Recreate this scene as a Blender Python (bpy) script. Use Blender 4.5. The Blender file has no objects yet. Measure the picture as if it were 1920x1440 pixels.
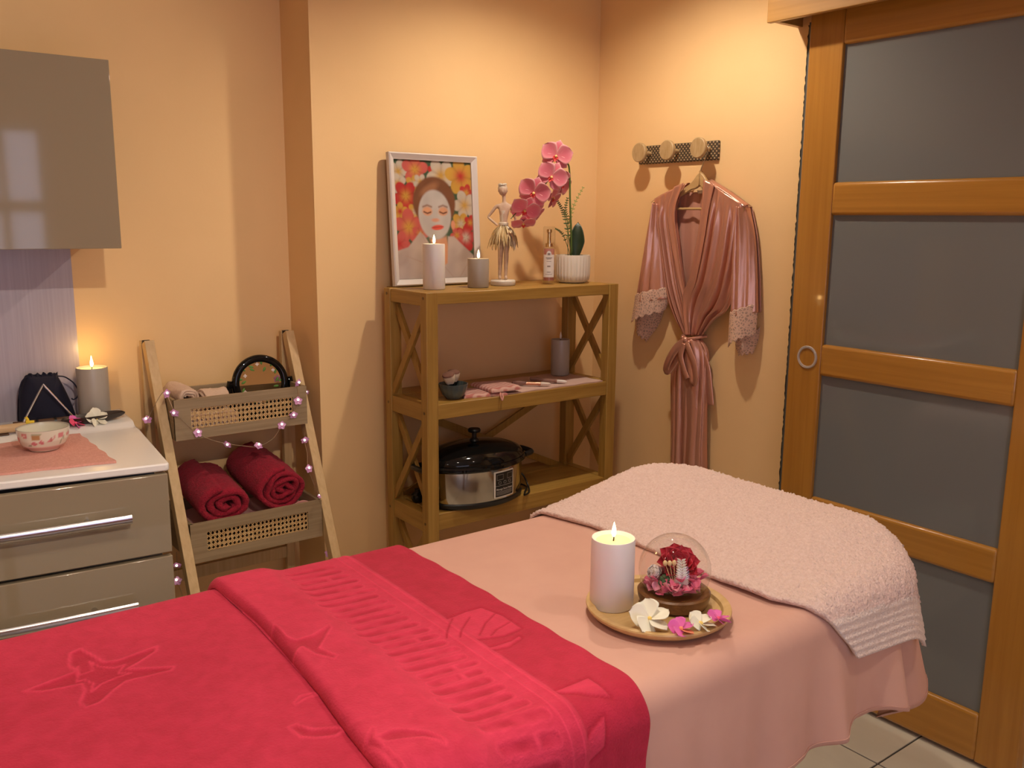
import bpy, math, random
import numpy as np
from mathutils import Vector, Matrix
random.seed(7)
RNG = np.random.default_rng(7)
C = bpy.context.scene.collection
SC = bpy.context.scene
pi = math.pi

# ------------------------------------------------------------------ camera
F = 1675.07
PITCH, ROLL, YAW = 0.182766, 0.0085294, 0.647707
CAM = np.array([0.0, 0.0, 1.45])
cd = np.array([math.sin(YAW)*math.cos(PITCH), math.cos(YAW)*math.cos(PITCH), -math.sin(PITCH)])
cr = np.cross(cd, [0, 0, 1]); cr /= np.linalg.norm(cr); cu = np.cross(cr, cd)
cr, cu = math.cos(ROLL)*cr+math.sin(ROLL)*cu, -math.sin(ROLL)*cr+math.cos(ROLL)*cu
camd = bpy.data.cameras.new('camera'); camd.sensor_width = 36; camd.lens = F*36/1920
camd.clip_start = 0.02
cam = bpy.data.objects.new('camera', camd); C.objects.link(cam)
cam.matrix_world = Matrix([[cr[0], cu[0], -cd[0], CAM[0]], [cr[1], cu[1], -cd[1], CAM[1]], [cr[2], cu[2], -cd[2], CAM[2]], [0, 0, 0, 1]])
SC.camera = cam

def on(x, y, ax, v):
    """photo pixel -> point on the axis-aligned plane ax = v of the room"""
    q = cd+(x-960)/F*cr-(y-720)/F*cu
    return CAM+(v-CAM[ax])/q[ax]*q

# ------------------------------------------------------------------ light
SC.view_settings.view_transform = 'Standard'; SC.view_settings.look = 'None'
SC.view_settings.gamma = 1; SC.view_settings.use_curve_mapping = False
SC.view_settings.exposure = 0.12
world = bpy.data.worlds.new('daylight'); SC.world = world; world.use_nodes = True
bgn = world.node_tree.nodes['Background']
bgn.inputs[0].default_value = (0.72, 0.74, 1.0, 1); bgn.inputs[1].default_value = 3.4
LAMP_COLOR = (1.0, 0.87, 0.70)
CEIL = 2.42
# recessed ceiling spots, found from the shadows: (x, y, watts, cone, tilted towards)
LAMPS = [(1.80, 1.95, 64, 152, None), (0.73, 0.88, 58, 112, None), (-0.35, 1.15, 30, 118, None), (0.33, -0.35, 170, 50, (0.20, 2.84, 1.25)), (1.75, 0.25, 34, 116, None)]
lamp_objs = []
for lx, ly, lw, cone, aim in LAMPS:
    ld = bpy.data.lights.new('ceiling_spot_lamp', 'SPOT'); ld.energy = lw; ld.color = LAMP_COLOR
    ld.shadow_soft_size = 0.03; ld.spot_size = math.radians(cone); ld.spot_blend = 0.65
    lo = bpy.data.objects.new('lamp', ld); C.objects.link(lo); lo.location = (lx, ly, CEIL-0.012)
    if aim: lo.rotation_euler = (Vector(aim)-Vector((lx, ly, CEIL))).to_track_quat('-Z', 'Y').to_euler()
    lamp_objs.append(lo)
WIN = (-0.70, 1.09, 0.35, 2.0, -1.2)     # window behind the photographer: x0, x1, z0, z1, y
pd = bpy.data.lights.new('window_portal', 'AREA'); pd.shape = 'RECTANGLE'; pd.size = WIN[1]-WIN[0]; pd.size_y = WIN[3]-WIN[2]
pd.cycles.is_portal = True
po = bpy.data.objects.new('window_portal', pd); C.objects.link(po)
po.location = ((WIN[0]+WIN[1])/2, WIN[4]-0.1, (WIN[2]+WIN[3])/2); po.rotation_euler = (pi/2, 0, 0)

# ------------------------------------------------------------------ materials
MATS = {}
def P(name, col, rough=0.5, metal=0.0, var=None, bump=None, emit=None, coat=0, spec=0.5, sheen=0, aniso=0, attr=None, coatr=0.05, trans=0, sss=0):
    """var = (col2, (sx,sy,sz), detail)   bump = ((sx,sy,sz), strength, dist)   attr = (attribute, col0, col1)"""
    m = bpy.data.materials.new(name); m.use_nodes = True
    nt = m.node_tree; N = nt.nodes; L = nt.links
    b = N['Principled BSDF']
    b.inputs['Base Color'].default_value = (*col, 1); b.inputs['Roughness'].default_value = rough
    b.inputs['Metallic'].default_value = metal; b.inputs['Specular IOR Level'].default_value = spec
    b.inputs['Coat Weight'].default_value = coat; b.inputs['Coat Roughness'].default_value = coatr
    b.inputs['Sheen Weight'].default_value = sheen; b.inputs['Anisotropic'].default_value = aniso
    b.inputs['Transmission Weight'].default_value = trans
    if sss:
        b.inputs['Subsurface Weight'].default_value = sss; b.inputs['Subsurface Radius'].default_value = (0.02, 0.012, 0.008)
    if emit:
        b.inputs['Emission Color'].default_value = (*emit[0], 1); b.inputs['Emission Strength'].default_value = emit[1]
    tc = N.new('ShaderNodeTexCoord')
    src = None
    if attr:
        at = N.new('ShaderNodeAttribute'); at.attribute_name = attr[0]
        if len(attr) == 1:
            src = at.outputs['Color']
        else:
            mx = N.new('ShaderNodeMix'); mx.data_type = 'RGBA'
            mx.inputs[6].default_value = (*attr[1], 1); mx.inputs[7].default_value = (*attr[2], 1)
            L.new(at.outputs['Fac'], mx.inputs[0]); src = mx.outputs[2]
    if var:
        mp = N.new('ShaderNodeMapping'); mp.inputs['Scale'].default_value = var[1]; L.new(tc.outputs['Object'], mp.inputs[0])
        no = N.new('ShaderNodeTexNoise'); no.inputs['Scale'].default_value = 1; no.inputs['Detail'].default_value = var[2]
        no.inputs['Distortion'].default_value = 0.4
        L.new(mp.outputs[0], no.inputs['Vector'])
        rp = N.new('ShaderNodeMapRange'); rp.inputs[1].default_value = 0.32; rp.inputs[2].default_value = 0.68
        L.new(no.outputs['Fac'], rp.inputs[0])
        mx = N.new('ShaderNodeMix'); mx.data_type = 'RGBA'; L.new(rp.outputs[0], mx.inputs[0])
        if src: L.new(src, mx.inputs[6])
        else: mx.inputs[6].default_value = (*col, 1)
        if src:
            ml = N.new('ShaderNodeMix'); ml.data_type = 'RGBA'; ml.blend_type = 'MULTIPLY'; ml.inputs[0].default_value = 1
            L.new(src, ml.inputs[6]); ml.inputs[7].default_value = (*var[0], 1); L.new(ml.outputs[2], mx.inputs[7])
        else: mx.inputs[7].default_value = (*var[0], 1)
        src = mx.outputs[2]
    if src: L.new(src, b.inputs['Base Color'])
    if bump:
        mp = N.new('ShaderNodeMapping'); mp.inputs['Scale'].default_value = bump[0]; L.new(tc.outputs['Object'], mp.inputs[0])
        no = N.new('ShaderNodeTexNoise'); no.inputs['Scale'].default_value = 1; no.inputs['Detail'].default_value = 3
        L.new(mp.outputs[0], no.inputs['Vector'])
        bp = N.new('ShaderNodeBump'); bp.inputs['Strength'].default_value = bump[1]; bp.inputs['Distance'].default_value = bump[2]
        L.new(no.outputs['Fac'], bp.inputs['Height']); L.new(bp.outputs[0], b.inputs['Normal'])
    MATS[name] = m
    return m
def wood(name, c1, c2, axis, rough=0.5, coat=0.0, f=90, l=4):
    s = [f, f, f]; s['xyz'.index(axis)] = l
    return P(name, c1, rough, var=(c2, tuple(s), 5), bump=(tuple(s), 0.15, 0.002), coat=coat)
def glassmat(name, tint, gloss=0.02):
    m = bpy.data.materials.new(name); m.use_nodes = True; nt = m.node_tree; N = nt.nodes; L = nt.links
    N.remove(N['Principled BSDF'])
    tr = N.new('ShaderNodeBsdfTransparent'); tr.inputs[0].default_value = (*tint, 1)
    gl = N.new('ShaderNodeBsdfGlossy'); gl.inputs['Roughness'].default_value = gloss
    lw = N.new('ShaderNodeLayerWeight'); lw.inputs[0].default_value = 0.5
    pw_ = N.new('ShaderNodeMath'); pw_.operation = 'POWER'; pw_.inputs[1].default_value = 4.0; L.new(lw.outputs['Facing'], pw_.inputs[0])
    fr = N.new('ShaderNodeMapRange'); fr.inputs[3].default_value = 0.06; fr.inputs[4].default_value = 0.7; L.new(pw_.outputs[0], fr.inputs[0])
    mx = N.new('ShaderNodeMixShader'); L.new(fr.outputs[0], mx.inputs[0]); L.new(tr.outputs[0], mx.inputs[1]); L.new(gl.outputs[0], mx.inputs[2])
    L.new(mx.outputs[0], N['Material Output'].inputs[0]); MATS[name] = m
    return m

WALL = P('peach_wall_paint', (0.83, 0.555, 0.275), 0.75, var=((0.80, 0.53, 0.258), (3, 3, 3), 3), bump=((160, 160, 160), 0.10, 0.002), spec=0.3)
CEILM = P('ceiling_paint', (0.80, 0.74, 0.66), 0.9)
TILE = P('floor_tile_glaze', (0.62, 0.56, 0.45), 0.35, var=((0.55, 0.49, 0.385), (7, 3, 3), 4))
GROUT = P('dark_grout', (0.055, 0.045, 0.04), 0.9)
SHX = wood('honey_wood_along_x', (0.43, 0.25, 0.055), (0.32, 0.17, 0.032), 'x', 0.42)
SHY = wood('honey_wood_along_y', (0.43, 0.25, 0.055), (0.32, 0.17, 0.032), 'y', 0.42)
SHZ = wood('honey_wood_along_z', (0.43, 0.25, 0.055), (0.32, 0.17, 0.032), 'z', 0.42)
SHB = wood('honey_wood_brace', (0.40, 0.225, 0.048), (0.31, 0.165, 0.032), 'z', 0.42)
DRZ = wood('varnished_beech_upright', (0.43, 0.195, 0.030), (0.36, 0.15, 0.021), 'z', 0.28, 0.3, 60, 2)
DRY = wood('varnished_beech_rail', (0.45, 0.205, 0.032), (0.37, 0.16, 0.023), 'y', 0.28, 0.3, 60, 2)
HDR = wood('light_oak_header', (0.43, 0.215, 0.05), (0.36, 0.175, 0.036), 'y', 0.4, 0.1, 60, 2)
DGLASS = P('frosted_grey_glass', (0.165, 0.17, 0.165), 0.05, spec=0.4)
LADZ = wood('pale_pine', (0.62, 0.43, 0.22), (0.53, 0.35, 0.165), 'z', 0.55)
BASKX = wood('greyed_oak_board', (0.33, 0.235, 0.135), (0.25, 0.172, 0.092), 'x', 0.6, 0, 120, 5)
BASKY = wood('greyed_oak_side', (0.33, 0.235, 0.135), (0.25, 0.172, 0.092), 'y', 0.6, 0, 120, 5)
CANE = P('cane', (0.78, 0.55, 0.27), 0.5, var=((0.52, 0.30, 0.11), (150, 150, 150), 2))
TAUPE = P('taupe_lacquer', (0.285, 0.228, 0.155), 0.055, spec=0.5)
CARC = P('cabinet_carcass', (0.30, 0.26, 0.20), 0.5)
WHITETOP = P('white_worktop', (0.80, 0.77, 0.74), 0.28)
SPLASH = P('lilac_grey_panel', (0.42, 0.37, 0.42), 0.28, var=((0.37, 0.325, 0.37), (180, 180, 3), 2))
CHROME = P('polished_steel', (0.62, 0.61, 0.61), 0.22, 1.0)
STEEL = P('brushed_steel', (0.50, 0.46, 0.41), 0.13, 1.0)
BLACK = P('black_plastic', (0.008, 0.008, 0.008), 0.35)
BLACKG = P('black_gloss', (0.005, 0.005, 0.005), 0.07, spec=0.35)
WAXW = P('white_wax', (0.80, 0.76, 0.75), 0.35, sss=0.3)
WAXP = P('glowing_wax_pool', (0.85, 0.74, 0.45), 0.3, emit=((1, 0.62, 0.18), 0.22))
WAXG = P('grey_wax', (0.40, 0.355, 0.30), 0.35)
FLAME = P('led_flame', (1, 0.8, 0.4), 0.5, emit=((1, 0.66, 0.26), 16))
FLAMEOFF = P('led_flame_off', (0.75, 0.70, 0.62), 0.4)
WICK = P('wick', (0.02, 0.015, 0.01), 0.8)
GLASS = glassmat('clear_glass', (0.97, 0.97, 0.96))
PINKLIQ = glassmat('pink_liquid', (0.95, 0.62, 0.58), 0.1)
SHEET = P('blush_sheet', (0.64, 0.365, 0.285), 0.85, sheen=0.05, bump=((14, 14, 14), 0.25, 0.006), var=((0.61, 0.34, 0.265), (9, 9, 9), 3))
PTOWEL = P('pale_pink_terry', (0.78, 0.55, 0.48), 0.95, sheen=0.15, attr=('band', (0.81, 0.60, 0.54), (0.85, 0.71, 0.65)), var=((0.88, 0.83, 0.80), (170, 170, 170), 4), bump=((210, 210, 210), 0.9, 0.005))
RTOWEL = P('raspberry_velour', (0.68, 0.02, 0.06), 0.9, sheen=0.04, attr=('pile', (0.42, 0.003, 0.030), (0.76, 0.045, 0.115)), var=((0.86, 0.72, 0.76), (38, 38, 38), 5), bump=((260, 260, 260), 0.45, 0.003))
RROLL = P('dark_red_terry', (0.34, 0.005, 0.026), 0.95, sheen=0.02, var=((0.24, 0.003, 0.018), (90, 90, 90), 4), bump=((230, 230, 230), 0.9, 0.005))
BEIGET = P('beige_towel', (0.66, 0.47, 0.35), 0.95, sheen=0.05, bump=((200, 200, 200), 0.5, 0.003))
CORALT = P('coral_terry', (0.74, 0.36, 0.29), 0.95, sheen=0.05, var=((0.66, 0.30, 0.235), (120, 120, 120), 4), bump=((190, 190, 190), 0.8, 0.004))
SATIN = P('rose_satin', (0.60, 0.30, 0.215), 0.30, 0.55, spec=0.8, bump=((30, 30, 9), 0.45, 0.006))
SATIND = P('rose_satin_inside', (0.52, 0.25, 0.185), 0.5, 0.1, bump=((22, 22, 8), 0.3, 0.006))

# ------------------------------------------------------------------ mesh helpers
class MB:
    def __init__(s): s.v = []; s.f = []
    def add(s, v, f):
        o = len(s.v); s.v.extend([tuple(map(float, p)) for p in v]); s.f.extend([tuple(i+o for i in q) for q in f]); return s
    def box(s, lo, hi):
        x0, y0, z0 = lo; x1, y1, z1 = hi
        return s.add([(x0, y0, z0), (x1, y0, z0), (x1, y1, z0), (x0, y1, z0), (x0, y0, z1), (x1, y0, z1), (x1, y1, z1), (x0, y1, z1)],
                     [(0, 3, 2, 1), (4, 5, 6, 7), (0, 1, 5, 4), (1, 2, 6, 5), (2, 3, 7, 6), (3, 0, 4, 7)])
    def bar(s, p0, p1, w, t, side=(1, 0, 0)):
        """rectangular bar p0->p1; w along `side` made perpendicular, t along the third axis"""
        p0 = np.array(p0, float); p1 = np.array(p1, float); a = p1-p0; a /= np.linalg.norm(a)
        e = np.array(side, float); e -= a*(e@a); e /= np.linalg.norm(e); g = np.cross(a, e)
        v = []
        for p in (p0, p1):
            for i, j in ((-1, -1), (1, -1), (1, 1), (-1, 1)): v.append(p+e*w/2*i+g*t/2*j)
        return s.add(v, [(0, 3, 2, 1), (4, 5, 6, 7), (0, 1, 5, 4), (1, 2, 6, 5), (2, 3, 7, 6), (3, 0, 4, 7)])
    def prism(s, poly, z0, z1):
        n = len(poly)
        v = [(x, y, z0) for x, y in poly]+[(x, y, z1) for x, y in poly]
        return s.add(v, [tuple(range(n))[::-1], tuple(range(n, 2*n))]+[(i, (i+1) % n, n+(i+1) % n, n+i) for i in range(n)])
    def tube(s, pts, r, n=8, closed=False, flat=1.0):
        pts = [np.array(p, float) for p in pts]; m = len(pts)
        rr = r if hasattr(r, '__len__') else [r]*m
        up = np.array([0.13, 0.21, 0.97]); v = []; prev = None
        for i, p in enumerate(pts):
            a = pts[(i+1) % m] if (closed or i < m-1) else p
            b = pts[i-1] if (closed or i > 0) else p
            t = a-b; t /= (np.linalg.norm(t)+1e-12)
            if prev is None: e = np.cross(t, up)
            else: e = prev-t*(prev@t)
            e /= (np.linalg.norm(e)+1e-12); prev = e; g = np.cross(t, e)
            for k in range(n):
                q = 2*pi*k/n; v.append(p+rr[i]*(math.cos(q)*e+flat*math.sin(q)*g))
        f = []
        for i in range(m if closed else m-1):
            for k in range(n):
                j = (i+1) % m
                f.append((i*n+k, i*n+(k+1) % n, j*n+(k+1) % n, j*n+k))
        if not closed: f += [tuple(range(n))[::-1], tuple(range((m-1)*n, m*n))]
        return s.add(v, f)
    def lathe(s, prof, c=(0, 0, 0), n=32, sx=1, sy=1, ax=None, rib=None, arc=None):
        """profile [(r,z)]; ax = axis vector"""
        prof = list(prof); v = []; f = []; idx = []
        for r, z in prof:
            if r < 1e-6: idx.append([len(v)]); v.append((0, 0, z)); continue
            row = []
            for k in range(n):
                a = 2*pi*k/n; q = r*(1+(rib(a, z) if rib else 0)); row.append(len(v)); v.append((q*math.cos(a)*sx, q*math.sin(a)*sy, z))
            idx.append(row)
        for A, B in zip(idx, idx[1:]):
            if len(A) == 1 and len(B) == 1: continue
            for k in range(n):
                k2 = (k+1) % n
                if len(A) == 1: f.append((A[0], B[k2], B[k]))
                elif len(B) == 1: f.append((A[k], A[k2], B[0]))
                else: f.append((A[k], A[k2], B[k2], B[k]))
        if len(idx[0]) > 1: f.append(tuple(idx[0])[::-1])
        if len(idx[-1]) > 1: f.append(tuple(idx[-1]))
        if ax is not None:
            R = np.array(Vector((0, 0, 1)).rotation_difference(Vector(ax)).to_matrix()); v = [R@np.array(p) for p in v]
        return s.add([(p[0]+c[0], p[1]+c[1], p[2]+c[2]) for p in v], f)
    def ball(s, c, r, n=16, m=10, ax=None, sx=1, sy=1, sz=1):
        return s.lathe([(r*math.sin(pi*i/m) if 0 < i < m else 0, -r*sz*math.cos(pi*i/m)) for i in range(m+1)], c, n, sx, sy, ax)
    def grid(s, G, cu=False, flip=False):
        G = np.asarray(G, float); h, w = G.shape[:2]; f = []
        for i in range(h-1):
            for j in range(w if cu else w-1):
                q = (i*w+j, i*w+(j+1) % w, (i+1)*w+(j+1) % w, (i+1)*w+j); f.append(q[::-1] if flip else q)
        return s.add(G.reshape(-1, 3), f)
    def shell(s, T, B):
        """closed slab between two equal grids (top, bottom)"""
        T = np.asarray(T, float); B = np.asarray(B, float); h, w = T.shape[:2]; n = h*w
        v = np.concatenate([T.reshape(-1, 3), B.reshape(-1, 3)]); f = []
        for i in range(h-1):
            for j in range(w-1):
                a, b, c, d = i*w+j, i*w+j+1, (i+1)*w+j+1, (i+1)*w+j
                f.append((a, b, c, d)); f.append((n+d, n+c, n+b, n+a))
        ed = [(0, j) for j in range(w)]+[(i, w-1) for i in range(1, h)]+[(h-1, j) for j in range(w-2, -1, -1)]+[(i, 0) for i in range(h-2, 0, -1)]
        ids = [i*w+j for i, j in ed]
        for a, b in zip(ids, ids[1:]+ids[:1]): f.append((b, a, n+a, n+b))
        return s.add(v, f)
    def xf(s, R=None, t=(0, 0, 0), k=1.0):
        V = np.array(s.v)*k
        if R is not None: V = V@np.array(R).T
        s.v = [tuple(p) for p in V+np.array(t)]; return s

def rotz(a): c, q = math.cos(a), math.sin(a); return np.array([[c, -q, 0], [q, c, 0], [0, 0, 1]])
def rotx(a): c, q = math.cos(a), math.sin(a); return np.array([[1, 0, 0], [0, c, -q], [0, q, c]])
def roty(a): c, q = math.cos(a), math.sin(a); return np.array([[c, 0, q], [0, 1, 0], [-q, 0, c]])
def frame_to(nrm, up=(0, 0, 1)):
    """rotation whose local z looks along nrm, local y towards up"""
    z = np.array(nrm, float); z /= np.linalg.norm(z); x = np.cross(up, z); x /= np.linalg.norm(x); return np.stack([x, np.cross(z, x), z], 1)

def origin(o):
    p = np.zeros(3)
    while o is not None: p = p+np.array(o.location); o = o.parent
    return p
def mk(name, mb, mat, parent=None, smooth=True, bevel=0, seg=2, angle=35, attrs=None, loc=None, subd=0):
    V = np.array(mb.v, float)
    base = origin(parent) if parent is not None else (np.array(loc, float) if loc is not None else np.zeros(3))
    me = bpy.data.meshes.new(name); me.from_pydata((V-base).tolist(), [], mb.f); me.update()
    if smooth:
        me.polygons.foreach_set('use_smooth', [True]*len(me.polygons)); me.set_sharp_from_angle(angle=math.radians(angle))
    if mat: me.materials.append(mat)
    for an, vals in (attrs or {}).items():
        vals = np.asarray(vals, float)
        if vals.ndim == 1:
            a = me.attributes.new(an, 'FLOAT', 'POINT'); a.data.foreach_set('value', vals)
        else:
            a = me.color_attributes.new(an, 'FLOAT_COLOR', 'POINT'); a.data.foreach_set('color', vals.ravel())
    o = bpy.data.objects.new(name, me); C.objects.link(o)
    if parent is not None: o.parent = parent
    else: o.location = base
    if bevel:
        b = o.modifiers.new('edge', 'BEVEL'); b.width = bevel; b.segments = seg; b.limit_method = 'ANGLE'; b.angle_limit = math.radians(40)
    if subd:
        b = o.modifiers.new('smooth', 'SUBSURF'); b.levels = subd; b.render_levels = subd
    return o
def tag(o, label=None, cat=None, group=None, kind=None):
    if label: o['label'] = label
    if cat: o['category'] = cat
    if group: o['group'] = group
    if kind: o['kind'] = kind
    return o
def thing(name, label, cat, loc, group=None):
    o = bpy.data.objects.new(name, None); C.objects.link(o); o.location = loc; o.empty_display_size = 0.05
    return tag(o, label, cat, group)
def struct(name, mb, mat, label=None, parent=None, **k):
    o = mk(name, mb, mat, parent, **k)
    if parent is None: o['kind'] = 'structure'
    if label: o['label'] = label
    return o
def smooth(t): t = np.clip(t, 0, 1); return t*t*(3-2*t)
def poly_sd(px_, py_, poly):
    """signed distance (negative inside) of points to a polygon"""
    d = np.full(px_.shape, 1e9); ins = np.zeros(px_.shape, bool); n = len(poly)
    for i in range(n):
        ax, ay = poly[i]; bx, by = poly[(i+1) % n]; ex, ey = bx-ax, by-ay
        t = np.clip(((px_-ax)*ex+(py_-ay)*ey)/(ex*ex+ey*ey+1e-12), 0, 1)
        d = np.minimum(d, np.hypot(px_-ax-t*ex, py_-ay-t*ey))
        c = ((ay > py_) != (by > py_)) & (px_ < (bx-ax)*(py_-ay)/((by-ay) if by != ay else 1e-12)+ax); ins ^= c
    return np.where(ins, -d, d)
def line_d(px_, py_, pl):
    d = np.full(px_.shape, 1e9)
    for (ax, ay), (bx, by) in zip(pl, pl[1:]):
        ex, ey = bx-ax, by-ay; t = np.clip(((px_-ax)*ex+(py_-ay)*ey)/(ex*ex+ey*ey+1e-12), 0, 1)
        d = np.minimum(d, np.hypot(px_-ax-t*ex, py_-ay-t*ey))
    return d
def spline(pts, n):
    """Catmull-Rom through points"""
    p = np.array(pts, float); p = np.vstack([2*p[0]-p[1], p, 2*p[-1]-p[-2]]); m = len(p)-3; out = []
    for k in range(n):
        t = k/(n-1)*m; i = min(int(t), m-1); u = t-i; a, b, c, d = p[i:i+4]
        out.append(0.5*((2*b)+(-a+c)*u+(2*a-5*b+4*c-d)*u*u+(-a+3*b-3*c+d)*u**3))
    return np.array(out)
def vnoise(x, y, sc, seed=0):
    """cheap smooth noise from a few sine waves"""
    r = np.random.default_rng(seed); o = 0
    for i in range(7):
        a = r.uniform(0, 2*pi); k = sc*r.uniform(0.5, 1.8); o = o+np.sin((x*math.cos(a)+y*math.sin(a))*k+r.uniform(0, 6.28))
    return o/7

# ================================================================== the room
XW, YB, YL, XP = 2.393, 2.631, 2.842, 1.214          # right wall, shelf wall, alcove wall, step between them
XL, YF, T = -0.85, -1.2, 0.12                          # left wall, wall behind the photographer, thickness
fl = struct('floor', MB().box((XL, YF, -0.06), (XW, YL, -0.004)), GROUT, 'pale beige floor tiles with dark joints')
tile_me = None
gx0, gy0, ts = 2.132, 1.153, 0.45
for i in range(-8, 2):
    for j in range(-7, 5):
        x0, y0 = gx0+i*ts, gy0+j*ts
        lo = (max(x0, XL)+0.0028, max(y0, YF)+0.0028); hi = (min(x0+ts, XW)-0.0028, min(y0+ts, YL)-0.0028)
        if hi[0]-lo[0] < 0.02 or hi[1]-lo[1] < 0.02: continue
        if lo[1] > YB and lo[0] > XP: continue
        mk('tile', MB().box((*lo, -0.012), (*hi, 0)), TILE, fl, smooth=False, bevel=0.0012, seg=1)
struct('ceiling', MB().box((XL-T, YF-T, CEIL), (XW+T, YL+T, CEIL+0.1)), CEILM)
struct('wall_back', MB().box((XP, YB, 0), (XW, YL+T, CEIL)), WALL, 'peach wall behind the wooden shelf, standing proud of the alcove')
struct('wall_alcove', MB().box((XL-T, YL, 0), (XP, YL+T, CEIL)), WALL, 'recessed peach wall behind the ladder shelf')
struct('wall_right', MB().box((XW, YF-T, 0), (XW+T, YL+T, CEIL)), WALL, 'peach wall with the robe and the sliding door')
struct('wall_left', MB().box((XL-T, YF-T, 0), (XL, YL, CEIL)), WALL)
wx0, wx1, wz0, wz1, wy = WIN
wf = MB().box((XL, YF-T, 0), (wx0, YF, CEIL)).box((wx1, YF-T, 0), (XW, YF, CEIL)).box((wx0, YF-T, 0), (wx1, YF, wz0)).box((wx0, YF-T, wz1), (wx1, YF, CEIL))
struct('wall_front', wf, WALL)
wframe = MB()
ncol, fw = 8, 0.045
for k in range(ncol+1):
    x = wx0+(wx1-wx0)*k/ncol; wframe.box((max(x-fw/2, wx0), YF-0.07, wz0), (min(x+fw/2, wx1), YF-0.02, wz1))
for z in (wz0+0.02, 1.0, 1.5, wz1-0.02): wframe.box((wx0, YF-0.07, z-0.035), (wx1, YF-0.02, z+0.035))
wn = struct('window_1', wframe, P('white_window_frame', (0.7, 0.68, 0.65), 0.5))
struct('window_pane', MB().box((wx0, YF-0.052, wz0), (wx1, YF-0.046, wz1)), GLASS, parent=wn)
struct('baseboard_right', MB().box((XW-0.012, YF, 0), (XW, 0.84, 0.09)), P('beige_baseboard', (0.62, 0.53, 0.40), 0.4), bevel=0.002)
# ceiling spots
for (lx, ly, lw, cone, aim), lo_ in zip(LAMPS, lamp_objs):
    t = thing('ceiling_spot', 'recessed round ceiling spotlight above '+('the robe corner', 'the near side of the massage table', 'the left wall cabinet side', 'the photographer, tilted to the alcove', 'the floor before the sliding door')[lamp_objs.index(lo_)], 'ceiling light', (lx, ly, CEIL), 'recessed ceiling spotlights')
    mk('trim_ring', MB().lathe([(0.036, -0.001), (0.050, -0.001), (0.050, -0.006), (0.036, -0.010)], (lx, ly, CEIL), 28), CHROME, t)
    mk('bulb_face', MB().lathe([(0, -0.001), (0.035, -0.001), (0.035, -0.004), (0, -0.004)], (lx, ly, CEIL), 24), P('spot_glow', (1, 0.9, 0.7), 0.5, emit=((1, 0.82, 0.6), 12)), t)
    lo_.parent = t; lo_.location = (0, 0, -0.013)

# ================================================================== sliding door
DX, DXB = 2.333, 2.368
dy0, dy1, sy0, sy1 = 0.885, 1.665, 0.994, 1.553          # outer edges, inner edges of the stiles
d = bpy.data.objects.new('door_1', None); C.objects.link(d); d.location = (DX, dy1, 0.006)
tag(d, 'orange-brown wooden sliding door with four frosted grey glass panes', 'door', kind='structure')
def round_bar(lo, hi, mat, name, r=0.008):
    return mk(name, MB().box(lo, hi), mat, d, bevel=r, seg=3)
round_bar((DX, sy1, 0.012), (DXB, dy1, 2.06), DRZ, 'stile', 0.004)
round_bar((DX, dy0, 0.012), (DXB, sy0, 2.06), DRZ, 'stile', 0.004)
rails = [(0.012, 0.150), (0.522, 0.617), (0.994, 1.089), (1.468, 1.562), (1.940, 2.06)]
for z0, z1 in rails: round_bar((DX-0.002, sy0-0.002, z0), (DXB, sy1+0.002, z1), DRY, 'rail', 0.010)
for (a, b), (c_, e) in zip(rails, rails[1:]):
    mk('glass_pane', MB().box((DX+0.012, sy0-0.004, b-0.004), (DX+0.02, sy1+0.004, c_+0.004)), DGLASS, d, smooth=False)
pc = on(1513.5, 669.5, 0, DX)
pull = mk('finger_pull', MB().lathe([(0, -0.004), (0.026, -0.004), (0.028, 0.0035), (0.033, 0.004), (0.035, 0.001), (0.035, -0.006), (0, -0.006)], (0, 0, 0), 40).xf(frame_to((-1, 0, 0)), pc), P('satin_nickel', (0.55, 0.50, 0.47), 0.45, 0.5), d)
pull['label'] = 'round recessed metal finger pull'
st = mk('edge_strip', MB().box((DX+0.012, dy1, 0.012), (DXB, dy1+0.012, 2.02)), P('dark_grey_strip', (0.075, 0.075, 0.07), 0.5), d)
bm = MB(); rr = np.random.default_rng(3)
zs = np.linspace(0.012, 2.015, 260)
top = np.stack([np.full(260, DX+0.022), dy1+0.020+rr.uniform(0, 0.004, 260), zs], 1)
G = np.stack([np.stack([np.full(260, DX+0.022), np.full(260, dy1+0.010), zs], 1), top, top+[0.018, 0.001, 0], np.stack([np.full(260, DX+0.04), np.full(260, dy1+0.010), zs], 1)])
mk('brush_seal', bm.grid(G, flip=True), P('black_brush', (0.010, 0.006, 0.005), 0.95), d)
hd = thing('door_track_box', 'long wooden box covering the track above the sliding door', 'track cover', (2.31, 1.76, 2.017))
mk('front_board', MB().box((2.245, 0.1, 2.017), (2.263, 1.752, 2.20)), HDR, hd, bevel=0.002)
mk('top_board', MB().box((2.263, 0.1, 2.18), (XW, 1.752, 2.20)), HDR, hd, bevel=0.001)
mk('end_board', MB().box((2.263, 1.734, 2.022), (XW, 1.752, 2.18)), HDR, hd, bevel=0.001)

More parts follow.
